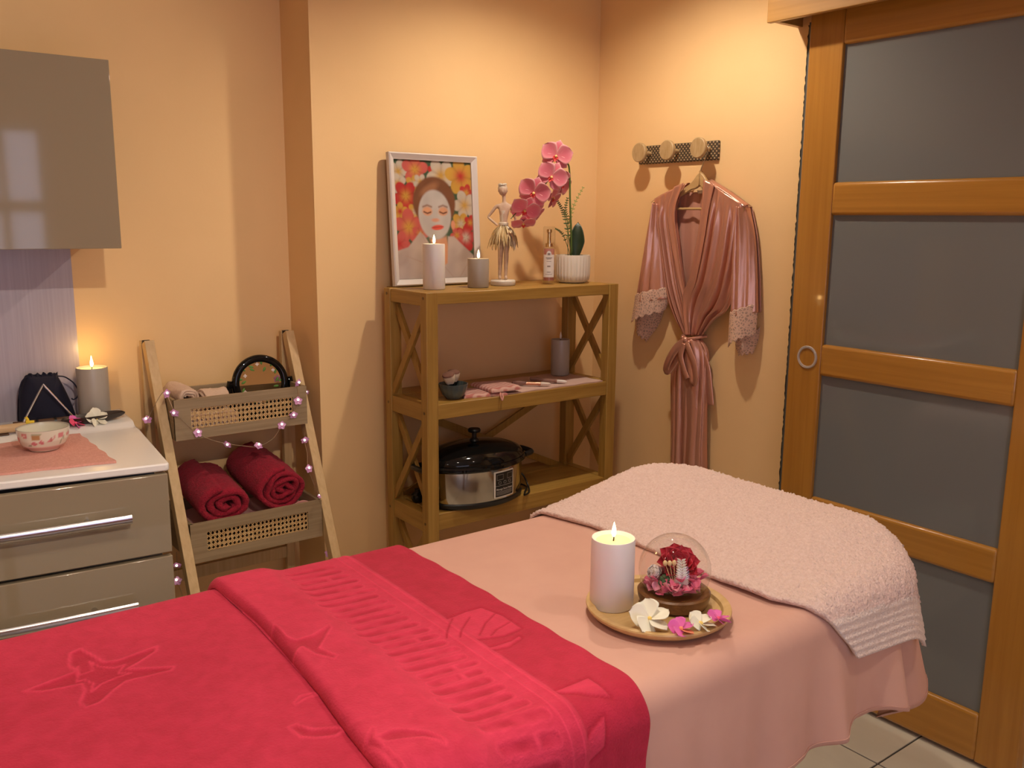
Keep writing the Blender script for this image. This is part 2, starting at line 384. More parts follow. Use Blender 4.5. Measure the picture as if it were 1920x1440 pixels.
# ================================================================== kitchen units on the left
wc = thing('wall_cabinet', 'glossy taupe wall cabinet hanging above the white worktop', 'cabinet', (0.15, YL, 1.366))
mk('body', MB().box((-0.297, 2.514, 1.372), (0.600, YL, 1.828)), CARC, wc, bevel=0.002)
mk('door', MB().box((-0.300, 2.492, 1.366), (0.606, 2.512, 1.834)), TAUPE, wc, bevel=0.0015)
bc = thing('base_cabinet', 'glossy taupe drawer unit with long steel bar handles under the white worktop', 'cabinet', (0.15, 2.5, 0))
fr_y = lambda x: 2.182+(0.600-x)*0.135-0.016*np.sin(np.clip((0.6-x)/0.9, 0, 1)*pi)
mk('body', MB().prism([(-0.3, 2.36), (0.585, 2.215), (0.622, YL-0.003), (-0.3, YL-0.003)], 0.0, 0.815), CARC, bc, bevel=0.002)
mk('shadow_gap', MB().prism([(-0.3, 2.352), (0.575, 2.205), (0.585, 2.30), (-0.3, 2.45)], 0.815, 0.838), BLACK, bc)
xs = np.linspace(-0.3, 0.600, 40)
for z0, z1, hz in ((0.632, 0.832, 0.742), (0.378, 0.622, 0.520), (0.10, 0.368, 0.26)):
    o = MB(); n = 40
    Tp = [(x, fr_y(x), 0) for x in xs]; Bp = [(x, fr_y(x)+0.02, 0) for x in xs]
    poly = [(p[0], p[1]) for p in Tp]+[(p[0], p[1]) for p in Bp[::-1]]
    dr = mk('drawer', MB().prism(poly, z0, z1), TAUPE, bc, bevel=0.002, angle=30)
    hx = np.linspace(-0.28, 0.505, 30)
    hb = MB(); rows = []
    prof_h = ((-0.0330, -0.0115), (-0.0362, -0.0085), (-0.0376, -0.003), (-0.0376, 0.003), (-0.0362, 0.0085), (-0.0330, 0.0115), (-0.028, 0.0105), (-0.028, -0.0105))
    for dy, dz in prof_h: rows.append([(x, fr_y(x)+dy, hz+dz) for x in hx])
    rows.append(rows[0]); hb.grid(np.array(rows), flip=True)
    hb.add([r[-1] for r in rows[:8]], [tuple(range(8))]); hb.add([r[0] for r in rows[:8]], [tuple(range(8))[::-1]])
    h = mk('handle', hb, CHROME, dr, angle=45)
    for x in (0.415, -0.19): mk('handle_post', MB().tube([(x, fr_y(x)-0.031, hz), (x, fr_y(x)+0.002, hz)], 0.0075, 14), CHROME, dr)
wt = MB()
wt.prism([(-0.32, 2.335-0.012), (0.600, 2.192-0.008), (0.607, 2.190), (0.645, 2.60), (0.655, YL), (-0.32, YL)], 0.838, 0.857)
W_ = mk('worktop', wt, WHITETOP, None, bevel=0.004, loc=(0.15, 2.5, 0.838))
tag(W_, 'white worktop with a raised back ledge on the taupe drawer unit', 'worktop')
led = MB(); yy = [2.615, 2.625, 2.635, 2.648, 2.66, YL-0.001]; zz = [0.8565, 0.8575, 0.861, 0.868, 0.871, 0.871]
Gt = np.array([[(x+(y-2.6)*0.05, y, z) for x in np.linspace(-0.32, 0.640, 12)] for y, z in zip(yy, zz)])
Gb = Gt.copy(); Gb[..., 2] = 0.8560
mk('back_ledge', led.shell(Gt, Gb), WHITETOP, W_, angle=50)
sp = mk('splashback_panel', MB().box((-0.5, YL-0.008, 0.871), (0.549, YL-0.0005, 1.40)), SPLASH, None, smooth=False, loc=(0, YL, 0.871))
tag(sp, 'lilac grey panel on the wall between worktop and wall cabinet', 'wall panel')

# ================================================================== wooden shelf unit
SX0, SX1, SY0, SY1 = 1.421, 2.220, 2.312, 2.572
ZT = 1.227
sh = thing('shelf_unit', 'honey-brown wooden shelf unit with crossed side braces against the peach wall', 'shelf', ((SX0+SX1)/2, (SY0+SY1)/2, 0))
pw, pdp = 0.042, 0.036
for x in (SX0, SX1-pw):
    for y in (SY0, SY1-pdp): mk('post', MB().box((x, y, 0), (x+pw, y+pdp, ZT)), SHZ, sh, bevel=0.002)
levels = [(1.190, ZT-0.001), (0.829, 0.877), (0.466, 0.520), (0.105, 0.155)]
nb = 3
for li, (z0, z1) in enumerate(levels):
    ys = np.linspace(SY0+0.003, YB-0.002, nb+1)
    x0 = SX0+pw; x1 = SX1-pw
    for k in range(nb):
        mk('shelf_board', MB().box((x0 if li else SX0+pw, ys[k]+0.0004, z0), (x1, ys[k+1]-0.0004, z1)), SHX, sh, bevel=0.0015, seg=1)
    for x in (SX0+0.004, SX1-pw+0.004):
        mk('side_rail', MB().box((x, SY0+pdp, z0-0.005), (x+pw-0.008, SY1-pdp, z1 if li else ZT-0.001)), SHY, sh, bevel=0.0015)
bays = [(0.877, 1.185), (0.520, 0.824), (0.155, 0.461)]
for x in (SX0+pw/2, SX1-pw/2):
    for z0, z1 in bays:
        a, b = SY0+pdp-0.004, SY1-pdp+0.004
        mk('cross_brace', MB().bar((x-0.007, a, z1-0.012), (x-0.007, b, z0+0.012), 0.013, 0.024), SHB, sh, bevel=0.001)
        mk('cross_brace', MB().bar((x+0.007, b, z1-0.012), (x+0.007, a, z0+0.012), 0.013, 0.024), SHB, sh, bevel=0.001)
for s_ in (0, 1):
    a, b = (0.83, 0.505) if s_ else (0.505, 0.83)
    mk('back_brace', MB().bar((SX0+pw-0.005, SY1-0.005-0.009*s_, a), (SX1-pw+0.005, SY1-0.005-0.009*s_, b), 0.008, 0.026, (0, 1, 0)), SHB, sh, bevel=0.001)
for z in (1.21, 0.852, 0.492):
    for y in (SY0+0.017, SY1-0.018):
        mk('screw_cap', MB().lathe([(0, 0), (0.0045, 0), (0.005, 0.0008), (0, 0.0009)], (0, 0, 0), 10).xf(frame_to((-1, 0, 0)), (SX0-0.0002, y, z)), P('screw_dark', (0.16, 0.09, 0.03), 0.5), sh)

# ================================================================== ladder shelf
ld_ = thing('ladder_shelf', 'pale wooden ladder shelf with two cane-fronted baskets in the alcove', 'shelf', (0.94, 2.55, 0))
LXa, LXb = 0.720, 1.157                               # rail centres
def rail_y(z): return 2.738-(1.085-z)*0.442
for x in (LXa, LXb):
    mk('front_rail', MB().bar((x, rail_y(1.083), 1.083), (x, rail_y(0.0)+0.004, 0.004), 0.028, 0.034), LADZ, ld_, bevel=0.0015)
    mk('rear_leg', MB().bar((x, 2.772, 1.083), (x, 2.800, 0.0), 0.026, 0.022), LADZ, ld_, bevel=0.0015)
    mk('hinge', MB().box((x-0.010, 2.754, 1.070), (x+0.010, 2.762, 1.0865)), BLACK, ld_)
for z in (0.11, 0.30): mk('rear_crossbar', MB().box((LXa, 2.785-0.0, z), (LXb, 2.800, z+0.04)), LADZ, ld_, bevel=0.001)
BX0, BX1 = 0.736, 1.141
def strand(bm, p0, p1, w, y): bm.bar((p0[0], y, p0[1]), (p1[0], y, p1[1]), 0.0008, w, (0, 1, 0))
def basket(zt, zb, yf, yb, nx, nz):
    b = mk('basket', MB().box((BX0+0.008, yf+0.01, zb), (BX1-0.008, yb-0.01, zb+0.009)), BASKX, ld_)
    th = 0.010; e = 0.046; ez = 0.030
    mk('side_board', MB().box((BX0, yf+0.002, zb), (BX0+th, yb, zt)), BASKY, b, bevel=0.001)
    mk('side_board', MB().box((BX1-th, yf+0.002, zb), (BX1, yb, zt)), BASKY, b, bevel=0.001)
    mk('back_board', MB().box((BX0+th, yb-th, zb), (BX1-th, yb, zt)), BASKX, b, bevel=0.001)
    fx0, fx1, fz0, fz1 = BX0+e, BX1-e, zb+ez, zt-ez
    mk('front_frame', MB().box((BX0, yf, fz1), (BX1, yf+th, zt)).box((BX0, yf, zb), (BX1, yf+th, fz0)).box((BX0, yf, fz0), (fx0, yf+th, fz1)).box((fx1, yf, fz0), (BX1, yf+th, fz1)), BASKX, b, smooth=False)
    c = MB(); y = yf+0.006; dx = (fx1-fx0)/nx; dz = (fz1-fz0)/nz
    for i in range(nx+1):
        for q in (-0.0012, 0.0012):
            x = fx0+i*dx+q*1.2; strand(c, (x, fz0), (x, fz1), 0.0016, y)
    for j in range(nz+1):
        for q in (-0.0012, 0.0012):
            z = fz0+j*dz+q*1.2; strand(c, (fx0, z), (fx1, z), 0.0016, y-0.0007)
    slope = dz/dx
    for s_ in (1, -1):
        for k in range(-nz-1, nx+nz+2):
            for half in (0.0,):
                xa, za = fx0+(k+0.5)*dx, fz0 if s_ > 0 else fz1
                pts = []
                xb = xa+nz*dx; zb_ = za+s_*(fz1-fz0)
                t0, t1 = max(0, (fx0-xa)/(xb-xa)), min(1, (fx1-xa)/(xb-xa))
                if t1-t0 < 0.02: continue
                strand(c, (xa+(xb-xa)*t0, za+(zb_-za)*t0), (xa+(xb-xa)*t1, za+(zb_-za)*t1), 0.0018, y-0.0014)
    o = mk('cane_panel', c, CANE, b, smooth=False); o['kind'] = 'stuff'; o['label'] = 'woven cane panel'
    return b
basket(0.932, 0.812, 2.572, 2.772, 25, 4)
basket(0.584, 0.466, 2.487, 2.755, 25, 4)

# ================================================================== massage table and its cloths
BX0_, BX1_, BY0_, BY1_, BR = -0.06, 1.775, 0.862, 1.625, 0.16     # outline of the covered top
RO_, ZS = 0.045, 0.750                                              # edge rounding, top of the sheet
def ramp(x, y, z):
    """the head section of the table is raised a little"""
    return 0.058*smooth((x-1.27)/0.40)*smooth((y-0.80)/0.25)*np.clip((z-0.50)/0.22, 0, 1)
def drape(a, b, off=0.0, r=RO_):
    """flat cloth coordinates -> position lying on the table and hanging over its edges"""
    a = np.asarray(a, float); b = np.asarray(b, float)
    ca = np.clip(a, BX0_+BR, BX1_-BR); cb = np.clip(b, BY0_+BR, BY1_-BR)
    va, vb = a-ca, b-cb; Ln = np.hypot(va, vb); D = Ln-(BR-r); na = va/np.maximum(Ln, 1e-9); nb_ = vb/np.maximum(Ln, 1e-9)
    ang = np.clip(D/r, 0, pi/2); hang = np.maximum(0, D-r*pi/2)
    hor = (BR-r)+(r+off)*np.sin(ang)
    inside = D <= 0
    x = np.where(inside, a, ca+na*hor); y = np.where(inside, b, cb+nb_*hor)
    z = np.where(inside, ZS+off, ZS-r+(r+off)*np.cos(ang)-hang)
    z = z+ramp(x, y, z)
    return np.stack([x, y, z], -1), na*~inside, nb_*~inside, hang
mt = thing('massage_table', 'long padded massage table hidden under sheet and towels', 'massage table', (0.9, 1.242, 0))
def rrect(x0, x1, y0, y1, r, n=8):
    p = []
    for cx, cy, a0 in ((x1-r, y1-r, 0), (x0+r, y1-r, pi/2), (x0+r, y0+r, pi), (x1-r, y0+r, 1.5*pi)):
        for k in range(n+1): a = a0+pi/2*k/n; p.append((cx+r*math.cos(a), cy+r*math.sin(a)))
    return p
VINYL = P('cream_vinyl', (0.55, 0.45, 0.36), 0.4); TIM = wood('table_timber', (0.42, 0.24, 0.1), (0.33, 0.18, 0.07), 'z')
mk('padded_top', MB().prism(rrect(BX0_+0.008, BX1_-0.008, BY0_+0.008, BY1_-0.008, BR), 0.668, 0.742), VINYL, mt, bevel=0.03, seg=4)
mk('frame', MB().box((0.02, 0.93, 0.61), (1.66, 1.55, 0.668)), TIM, mt, bevel=0.004)
for x in (0.08, 1.28):
    for y in (0.975, 1.505): mk('leg', MB().box((x, y-0.022, 0), (x+0.045, y+0.022, 0.61)), TIM, mt, bevel=0.003)

hu, hv = np.linspace(1.36, BX1_-0.02, 30), np.linspace(BY0_+0.02, BY1_-0.02, 24); ha, hb__ = np.meshgrid(hu, hv)
Th, *_ = drape(ha, hb__, -0.012); Bh = Th.copy(); Bh[..., 2] = 0.70
mk('headrest', MB().shell(Th, np.minimum(Bh, Th-[0, 0, 0.002])), VINYL, mt, angle=60)
# sheet: contour rings from the middle out, over the edge and down to the hem
def contour():
    pts, nrm = [], []
    def line(p, q, n):
        p, q = np.array(p), np.array(q); d_ = (q-p)/np.linalg.norm(q-p)
        for k in range(n): pts.append(p+(q-p)*k/n); nrm.append((d_[1], -d_[0]))
    def arc(c, a0, n):
        for k in range(n): a = a0+pi/2*k/n; pts.append(np.array([c[0]+BR*math.cos(a), c[1]+BR*math.sin(a)])); nrm.append((math.cos(a), math.sin(a)))
    line((BX0_+BR, BY0_), (BX1_-BR, BY0_), 330); arc((BX1_-BR, BY0_+BR), -pi/2, 60)
    line((BX1_, BY0_+BR), (BX1_, BY1_-BR), 80); arc((BX1_-BR, BY1_-BR), 0, 24)
    line((BX1_-BR, BY1_), (BX0_+BR, BY1_), 200); arc((BX0_+BR, BY1_-BR), pi/2, 16)
    line((BX0_, BY1_-BR), (BX0_, BY0_+BR), 50); arc((BX0_+BR, BY0_+BR), pi, 16)
    return np.array(pts), np.array(nrm)
cp, cn_ = contour(); nc = len(cp)
seg = np.hypot(*(np.roll(cp, -1, 0)-cp).T); cs = np.concatenate([[0], np.cumsum(seg)[:-1]]); s0 = BX0_+BR   # s + s0 = x on the near side
xs_ = cs+s0; c_end = BX1_-BR; c2 = c_end+BR*pi/2
kx = [-9, 0.4, 0.62, 0.85, 1.02, 1.16, 1.27, 1.33, 1.40, 1.47, 1.505, 1.55, 1.590, 1.606, 1.634, 1.67, c_end+0.085, c_end+0.15, c_end+0.21, c2+0.06, c2+0.2, 2.6, 2.9, 3.2, 3.6, 9]
kf = [0.0, 0.0, 0.018, 0.004, 0.020, 0.006, 0.022, 0.010, 0.040, 0.012, 0.026, 0.034, 0.058, 0.050, -0.035, -0.025, 0.030, 0.080, 0.070, 0.02, 0.03, 0.01, 0.03, 0.01, 0.03, 0.0]
kd = [0.25, 0.25, 0.252, 0.252, 0.254, 0.254, 0.254, 0.252, 0.242, 0.234, 0.230, 0.230, 0.240, 0.245, 0.310, 0.320, 0.300, 0.275, 0.26, 0.24, 0.22, 0.22, 0.22, 0.22, 0.22, 0.22]
fold = np.interp(xs_, kx, kf); dep = np.interp(xs_, kx, kd)
ker = np.array([1, 2, 3, 2, 1])/9.0; fold = np.convolve(np.pad(fold, 2, mode='wrap'), ker, 'valid')
fine = 0.004*np.sin(xs_*41)+0.003*np.sin(xs_*77+1)
rows = []
mid = np.stack([np.clip(cp[:, 0], 0.35, 1.5), np.full(nc, 1.242)], 1)
ins = cp-cn_*RO_
for t in np.linspace(0, 1, 22):
    q = mid*(1-t)+ins*t
    z = ZS+0.0012*vnoise(q[:, 0], q[:, 1], 22, 5)
    rows.append(np.stack([q[:, 0], q[:, 1], z], 1))
for k in range(1, 8):
    a = pi/2*k/7; q = ins+cn_*(RO_*math.sin(a)); rows.append(np.stack([q[:, 0], q[:, 1], np.full(nc, ZS-RO_+RO_*math.cos(a))], 1))
for t in np.linspace(0, 1, 26)[1:]:
    q = cp+cn_*((fold+fine)*t**1.15+0.004*math.sin(t*3))[:, None]; rows.append(np.stack([q[:, 0], q[:, 1], ZS-RO_-(dep-RO_)*t], 1))
rows.append(rows[-1]-np.concatenate([cn_*0.002, np.zeros((nc, 1))], 1))
for R_w in rows: R_w[:, 2] += ramp(R_w[:, 0], R_w[:, 1], R_w[:, 2])
rows[-1] = rows[-2]-np.concatenate([cn_*0.002, np.zeros((nc, 1))], 1)
so = mk('bed_sheet', MB().grid(np.array(rows), cu=True, flip=True), SHEET, None, angle=180, loc=(0.9, 1.242, 0.5))
tag(so, 'smooth blush-pink sheet draped over the massage table', 'sheet')
hemr = MB(); hr = np.array(rows[-3]); hemr.tube(hr[::2]+np.concatenate([cn_[::2]*0.001, np.zeros((len(hr[::2]), 1))], 1), 0.0008, 5, True)
mk('hem_seam', hemr, SHEET, so)

# pale pink terry towel across the head end
na_, nb2 = 150, 260
u = np.linspace(0, 1, na_)[None, :]; v = np.linspace(0, 1, nb2)[:, None]
b = 0.775+v*(1.720-0.775)+0*u
left = np.interp(b, [0.70, 0.80, 0.88, 0.95, 1.06, 1.25, 1.45, 1.62, 1.75], [1.490, 1.430, 1.36, 1.322, 1.315, 1.328, 1.326, 1.290, 1.285])
right = np.interp(b, [0.70, 0.80, 0.95, 1.2, 1.75], [1.735, 1.765, 1.815, 1.845, 1.855])
a = left+(right-left)*u
b = b-0.045*(u-0.3)*smooth((0.95-b)/0.2)*0.6
lift = 0.007+0.0035*vnoise(a, b, 16, 2)*smooth((b-0.85)/0.1)+0.010*np.exp(-((u)/0.04)**2)*np.clip(np.sin((b-0.9)*9), 0, 1)*smooth((1.15-b)/0.25)
hem_d = (b-b[0:1, :])
ridge = np.where((hem_d > 0.006) & (hem_d < 0.075), 0.0018*np.sin(hem_d*2*pi/0.0135), 0)
grain = 0.0016*RNG.normal(size=a.shape)*smooth((hem_d-0.07)/0.01)
Tp, nx_, ny_, hg = drape(a, b, lift+0.006+ridge+grain)
Bp, _, _, _ = drape(a, b, lift-0.003)
flare = 0.25*hg
for G_ in (Tp, Bp): G_[..., 0] += nx_*flare; G_[..., 1] += ny_*flare
band = np.where(hem_d < 0.078, 1.0, 0.0)+0*a
pt = mk('bath_towel', MB().shell(Tp, Bp), PTOWEL, None, angle=180, loc=(1.6, 1.24, 0.757), attrs={'band': np.concatenate([band.ravel(), band.ravel()])})
tag(pt, 'pale pink terry towel laid across the head end of the massage table', 'towel')

# raspberry towel, folded back on itself
def pxf(z, pts): return [tuple(on(x, y, 2, z)[:2]) for x, y in pts]
z5 = lambda L_: [(x*0.39583, 1020+y*0.39583) for x, y in L_]
z6 = lambda L_: [(560+x*0.36458, 1020+y*0.36458) for x, y in L_]
star1 = pxf(0.766, z5([(110, 690), (240, 640), (330, 607), (360, 598), (325, 570), (330, 510), (380, 488), (430, 515), (490, 552), (560, 542), (640, 512), (745, 476), (740, 500), (650, 558), (600, 585), (700, 580), (825, 572), (815, 590), (700, 618), (600, 640), (540, 682), (480, 740), (405, 768), (375, 745), (400, 690), (385, 655), (300, 672), (200, 690)]))
star1b = pxf(0.766, z5([(365, 570), (375, 610), (440, 590), (420, 545), (470, 570), (540, 575), (590, 560), (560, 600), (620, 600), (540, 625), (480, 650), (430, 690), (440, 650), (400, 630), (365, 640)]))
shape2 = pxf(0.766, z5([(1390, 745), (1420, 712), (1480, 698), (1510, 705), (1450, 722), (1405, 752)]))
shape3 = pxf(0.766, z5([(1365, 860), (1400, 845), (1480, 868), (1590, 860), (1640, 870), (1590, 900), (1490, 910), (1420, 905)]))
def fold_x(bb): return np.interp(bb, [0.66, 0.90, 1.0, 1.12, 1.25, 1.4, 1.56, 1.75], [0.470, 0.484, 0.492, 0.503, 0.508, 0.514, 0.511, 0.505])
def relief(a, b, pile, h, poly, ridge=0.004, inner=True, dp=0.0016):
    sd = poly_sd(a, b, poly)
    rg = np.exp(-(sd/ridge)**2); ii = smooth((-sd-ridge*0.8)/0.003)
    pile[:] = np.maximum(pile*(1-ii*0.5) if inner else pile, rg*0.95); h += rg*0.0009-(ii*dp if inner else 0)
    return sd
# lower layer
na_, nb2 = 190, 300
a = np.linspace(-0.075, 0.60, na_)[None, :]+np.zeros((nb2, 1)); b = np.linspace(0.66, 1.70, nb2)[:, None]+np.zeros((1, na_))
pile = 0.46+0.10*vnoise(a, b, 30, 8); h = 0.0006*vnoise(a, b, 60, 3)
relief(a, b, pile, h, star1); relief(a, b, pile, h, star1b, 0.0025, False); relief(a, b, pile, h, shape2); relief(a, b, pile, h, shape3)
edge = np.minimum(np.minimum(a-a.min(), a.max()-a), np.minimum(b-b.min(), b.max()-b)); rim = np.sqrt(np.clip(edge/0.006, 0, 1))
Tp, *_ = drape(a, b, 0.003+0.010*rim+h*rim); Bp, *_ = drape(a, b, 0.0015+0*a)
rt = thing('beach_towel', 'raspberry-red velour towel with starfish relief folded over the foot of the table', 'towel', (0.45, 1.24, 0.757))
mk('lower_layer', MB().shell(Tp, Bp), RTOWEL, rt, angle=180, attrs={'pile': np.concatenate([np.clip(pile, 0, 1).ravel()]*2)})
# folded-back flap
na_, nb2 = 170, 380
u = np.linspace(0, 1, na_)[None, :]**1.0; b = np.linspace(0.66, 1.70, nb2)[:, None]+0*u
fx = fold_x(b); rx = np.interp(b, [0.66, 0.72, 0.80, 0.88, 1.0, 1.15, 1.32, 1.56, 1.75], [0.895, 0.902, 0.908, 0.912, 0.915, 0.916, 0.920, 0.914, 0.912])+0.0015*np.sin(b*70)
uu = np.where(u < 0.08, 0.03*(u/0.08)**1.6, 0.03+(u-0.08)/0.92*0.97)
a = fx+(rx-fx)*uu
pile = 0.64+0.10*vnoise(a, b, 30, 18); h = 0.0008*vnoise(a, b, 40, 13)
bandx = np.interp(b, [0.66, 0.9, 1.2, 1.56, 1.75], [0.770, 0.775, 0.780, 0.780, 0.778])
strip = smooth((a-bandx-0.006)/0.006); pile = pile*(1-strip)+strip*(0.24+0.08*vnoise(a, b, 50, 4)); h -= strip*0.0022
for off_ in (0.0, -0.022):
    g = np.exp(-((a-bandx-off_)/0.0035)**2); pile = np.maximum(pile, g*0.92); h += g*0.0012
# fish-bone bars beside the band
per = 0.0285
bs = b+0.10*(a-0.7)+0.003*vnoise(a, b, 40, 77)
bi = np.floor(bs/per); bb = (bs/per-bi-0.5)*per
rnd = np.sin(bi*12.9898)*43758.5453; rnd = rnd-np.floor(rnd); rnd2 = np.sin(bi*78.233)*12543.13; rnd2 -= np.floor(rnd2)
x0 = bandx-0.150+0.022*rnd; x1 = bandx-0.040-0.02*rnd2; hw = 0.0065+0.003*rnd2
qx = np.clip(a, x0, x1); sd = np.hypot(a-qx, bb)-hw
split = np.abs(a-(x0+(x1-x0)*(0.45+0.2*rnd)))-0.004
sd = np.where(rnd > 0.8, np.maximum(sd, -split), sd)
keep = (b > 0.70) & (b < 1.56)
ii = smooth((-sd)/0.004)*keep; rg = np.exp(-((sd-0.003)/0.0035)**2)*keep
lum = 0.36+0.30*np.clip(vnoise(a, b, 110, 31)*2.5, -0.3, 1)
pile = np.where(ii > 0, pile*(1-ii)+ii*lum, pile); pile = np.maximum(pile, rg*0.84); h += rg*0.0006-ii*0.0015
star2 = pxf(0.785, z5([(1268, 400), (1290, 372), (1320, 382), (1360, 430), (1400, 445), (1480, 420), (1562, 367), (1572, 385), (1515, 485), (1600, 522), (1585, 540), (1490, 515), (1430, 478), (1375, 520), (1360, 535), (1300, 480)]))
relief(a, b, pile, h, star2)
tail = pxf(0.785, z6([(390, 985), (470, 945), (560, 940), (660, 950), (750, 985), (740, 1000), (640, 985), (540, 995), (440, 1010)]))
relief(a, b, pile, h, tail)
fin1 = pxf(0.785, z6([(340, 1010), (375, 930), (395, 935), (400, 990), (520, 1090), (560, 1152), (500, 1130), (420, 1050)]))
relief(a, b, pile, h, fin1)
for poly in ([(760, 330), (860, 290), (940, 270), (1050, 310), (1150, 375), (1060, 412), (920, 432), (770, 446), (740, 400)], [(640, 345), (725, 340), (690, 395), (655, 380)],
             [(800, 478), (980, 472), (1090, 440), (1135, 412), (1150, 425), (1080, 470), (980, 490), (850, 492)], [(1290, 706), (1490, 625), (1595, 690), (1480, 702)],
             [(1450, 862), (1500, 782), (1560, 738), (1605, 800), (1560, 850), (1480, 872)], [(1600, 1090), (1630, 1060), (1650, 1150), (1610, 1150)], [(1665, 1075), (1690, 1055), (1720, 1150), (1690, 1150)], [(1725, 1040), (1750, 1015), (1785, 1150), (1750, 1150)], [(1780, 980), (1815, 990), (1850, 1150), (1815, 1150)]):
    sd = poly_sd(a, b, pxf(0.785, z6(poly))); ii = smooth((-sd+0.001)/0.003)*strip
    pile = pile*(1-ii)+ii*0.66; dk = np.exp(-((sd-0.001)/0.0025)**2)*strip; pile = pile*(1-dk)+dk*0.05; h += ii*0.0008-dk*0.0016
for pl in ([(880, 320), (840, 380), (830, 425)], [(1010, 300), (960, 350), (930, 410)], [(1085, 345), (1020, 380), (990, 412)], [(790, 330), (765, 390), (760, 430)]):
    dk = np.exp(-(line_d(a, b, pxf(0.785, z6(pl)))/0.002)**2); pile = pile*(1-dk)+dk*0.05; h -= dk*0.0014
dl = a-fx; dr_ = rx-a; be = np.minimum(b-b.min(), b.max()-b)
hl = np.sqrt(np.clip(1-(1-np.clip(dl/0.014, 0, 1))**2, 0, 1)); hr_ = np.sqrt(np.clip(1-(1-np.clip(dr_/0.007, 0, 1))**2, 0, 1)); hb = np.sqrt(np.clip(be/0.008, 0, 1))
thick = (0.018-0.003*smooth((a-fx)/0.25))*hl*hr_*hb
bottom = np.where(a < 0.60, 0.0142, 0.0142-0.0125*smooth((a-0.60)/0.05))
Tp, *_ = drape(a, b, bottom+thick+h*hl*hr_+0.0018*vnoise(a, b, 14, 6)); Bp, *_ = drape(a, b, bottom)
sag = 0.004*np.sin(b*8)*smooth(1-dl/0.02)
Tp[..., 0] -= sag
mk('folded_flap', MB().shell(Tp, Bp), RTOWEL, rt, angle=180, attrs={'pile': np.concatenate([np.clip(pile, 0, 1).ravel()]*2)})

# ================================================================== small things: builders
def candle(label, x, y, z, r, h, mat, lit=True, watts=0.10, pool=True, group='flameless pillar candles', fh=0.030):
    t = thing('pillar_candle', label, 'candle', (x, y, z), group); c = (x, y, z)
    mk('wax_body', MB().lathe([(0, 0), (r*0.96, 0), (r, 0.003), (r, h-0.004), (r*0.975, h), (r*0.90, h-0.0005), (r*0.80, h-0.006), (0, h-0.008)], c, 40), mat, t)
    if pool and lit: mk('wax_pool', MB().lathe([(0, h-0.0078), (r*0.78, h-0.0058), (r*0.78, h-0.005), (0, h-0.0068)], c, 32), WAXP, t)
    mk('wick', MB().tube([(x, y, z+h-0.008), (x+0.001, y, z+h-0.002), (x+0.001, y, z+h+0.003)], 0.0012, 6), WICK, t)
    fz = z+h
    mk('flame', MB().lathe([(0, 0.001), (0.0030, 0.004), (0.0048, 0.009), (0.0046, 0.014), (0.0030, 0.021), (0.0012, fh-0.003), (0, fh)], (x+0.001, y, fz-0.001), 16, 1, 0.7), FLAME if lit else FLAMEOFF, t)
    if lit:
        l = bpy.data.lights.new('candle_glow', 'POINT'); l.energy = watts; l.color = (1, 0.62, 0.22); l.shadow_soft_size = 0.006
        lo = bpy.data.objects.new('candle_glow', l); C.objects.link(lo); lo.parent = t; lo.location = (0.001, 0, h+fh+0.006)
    return t
def petal(w, l, cup=0.25, curl=0.15, n=9, m=10, tip=0.5, th=0.0007, twist=0, rnd=0.75):
    """petal lying along +y from the origin, cupped upwards; returns top and bottom grids"""
    U = np.linspace(-1, 1, n)[None, :]; V = np.linspace(0, 1, m)[:, None]
    prof = np.sin(pi*np.clip(V, 0, 1)**tip)**rnd; prof = np.maximum(prof, 0.04)*np.where(V < 0.5, 0.35+1.3*V, 1.0)
    X = U*w/2*prof; Y = V*l*(1-0.05*U*U); Z = cup*l*V*V*0.6+curl*w*(U*U)*prof-0.10*l*V**4
    if twist: Z = Z+U*twist*w*prof
    Tg = np.stack([X, Y+0*X, Z], -1); return Tg, Tg-np.array([0, 0, th])
def put(Tg, R, p): return Tg@np.array(R).T+np.array(p)
def petals_flower(name, label, cat, pos, R, npet, w, l, mats, centre=None, group=None, parent=None, cup=0.5, curl=0.1, twist=0.25, tip=0.75, cr_=0.004):
    """a flower thing (or part when parent is given): a centre with petals round local z"""
    c = MB().ball((0, 0, 0.001), cr_, 10, 6, sz=0.8).xf(R, pos)
    if parent is None:
        t = thing(name, label, cat, pos, group); host = t; mk('flower_centre', c, centre or mats[0], t)
    else:
        host = mk(name, c, centre or mats[0], parent)
    for k in range(npet):
        Tg, Bg = petal(w, l, cup, curl, n=11, m=14, twist=twist, tip=tip, rnd=0.55)
        Q = np.array(R)@rotz(2*pi*k/npet)
        mk('petal', MB().shell(put(Tg, Q, pos), put(Bg, Q, pos)), mats[k % len(mats)], host, angle=180)
    return host
FRW = P('frangipani_white', (0.86, 0.82, 0.66), 0.6, sheen=0.2); FRY = P('frangipani_yellow', (0.85, 0.60, 0.15), 0.6)
FRP = P('frangipani_pink', (0.74, 0.12, 0.42), 0.6, sheen=0.2); FRO = P('frangipani_orange', (0.9, 0.30, 0.16), 0.6); FRR = P('frangipani_red', (0.85, 0.10, 0.20), 0.6)
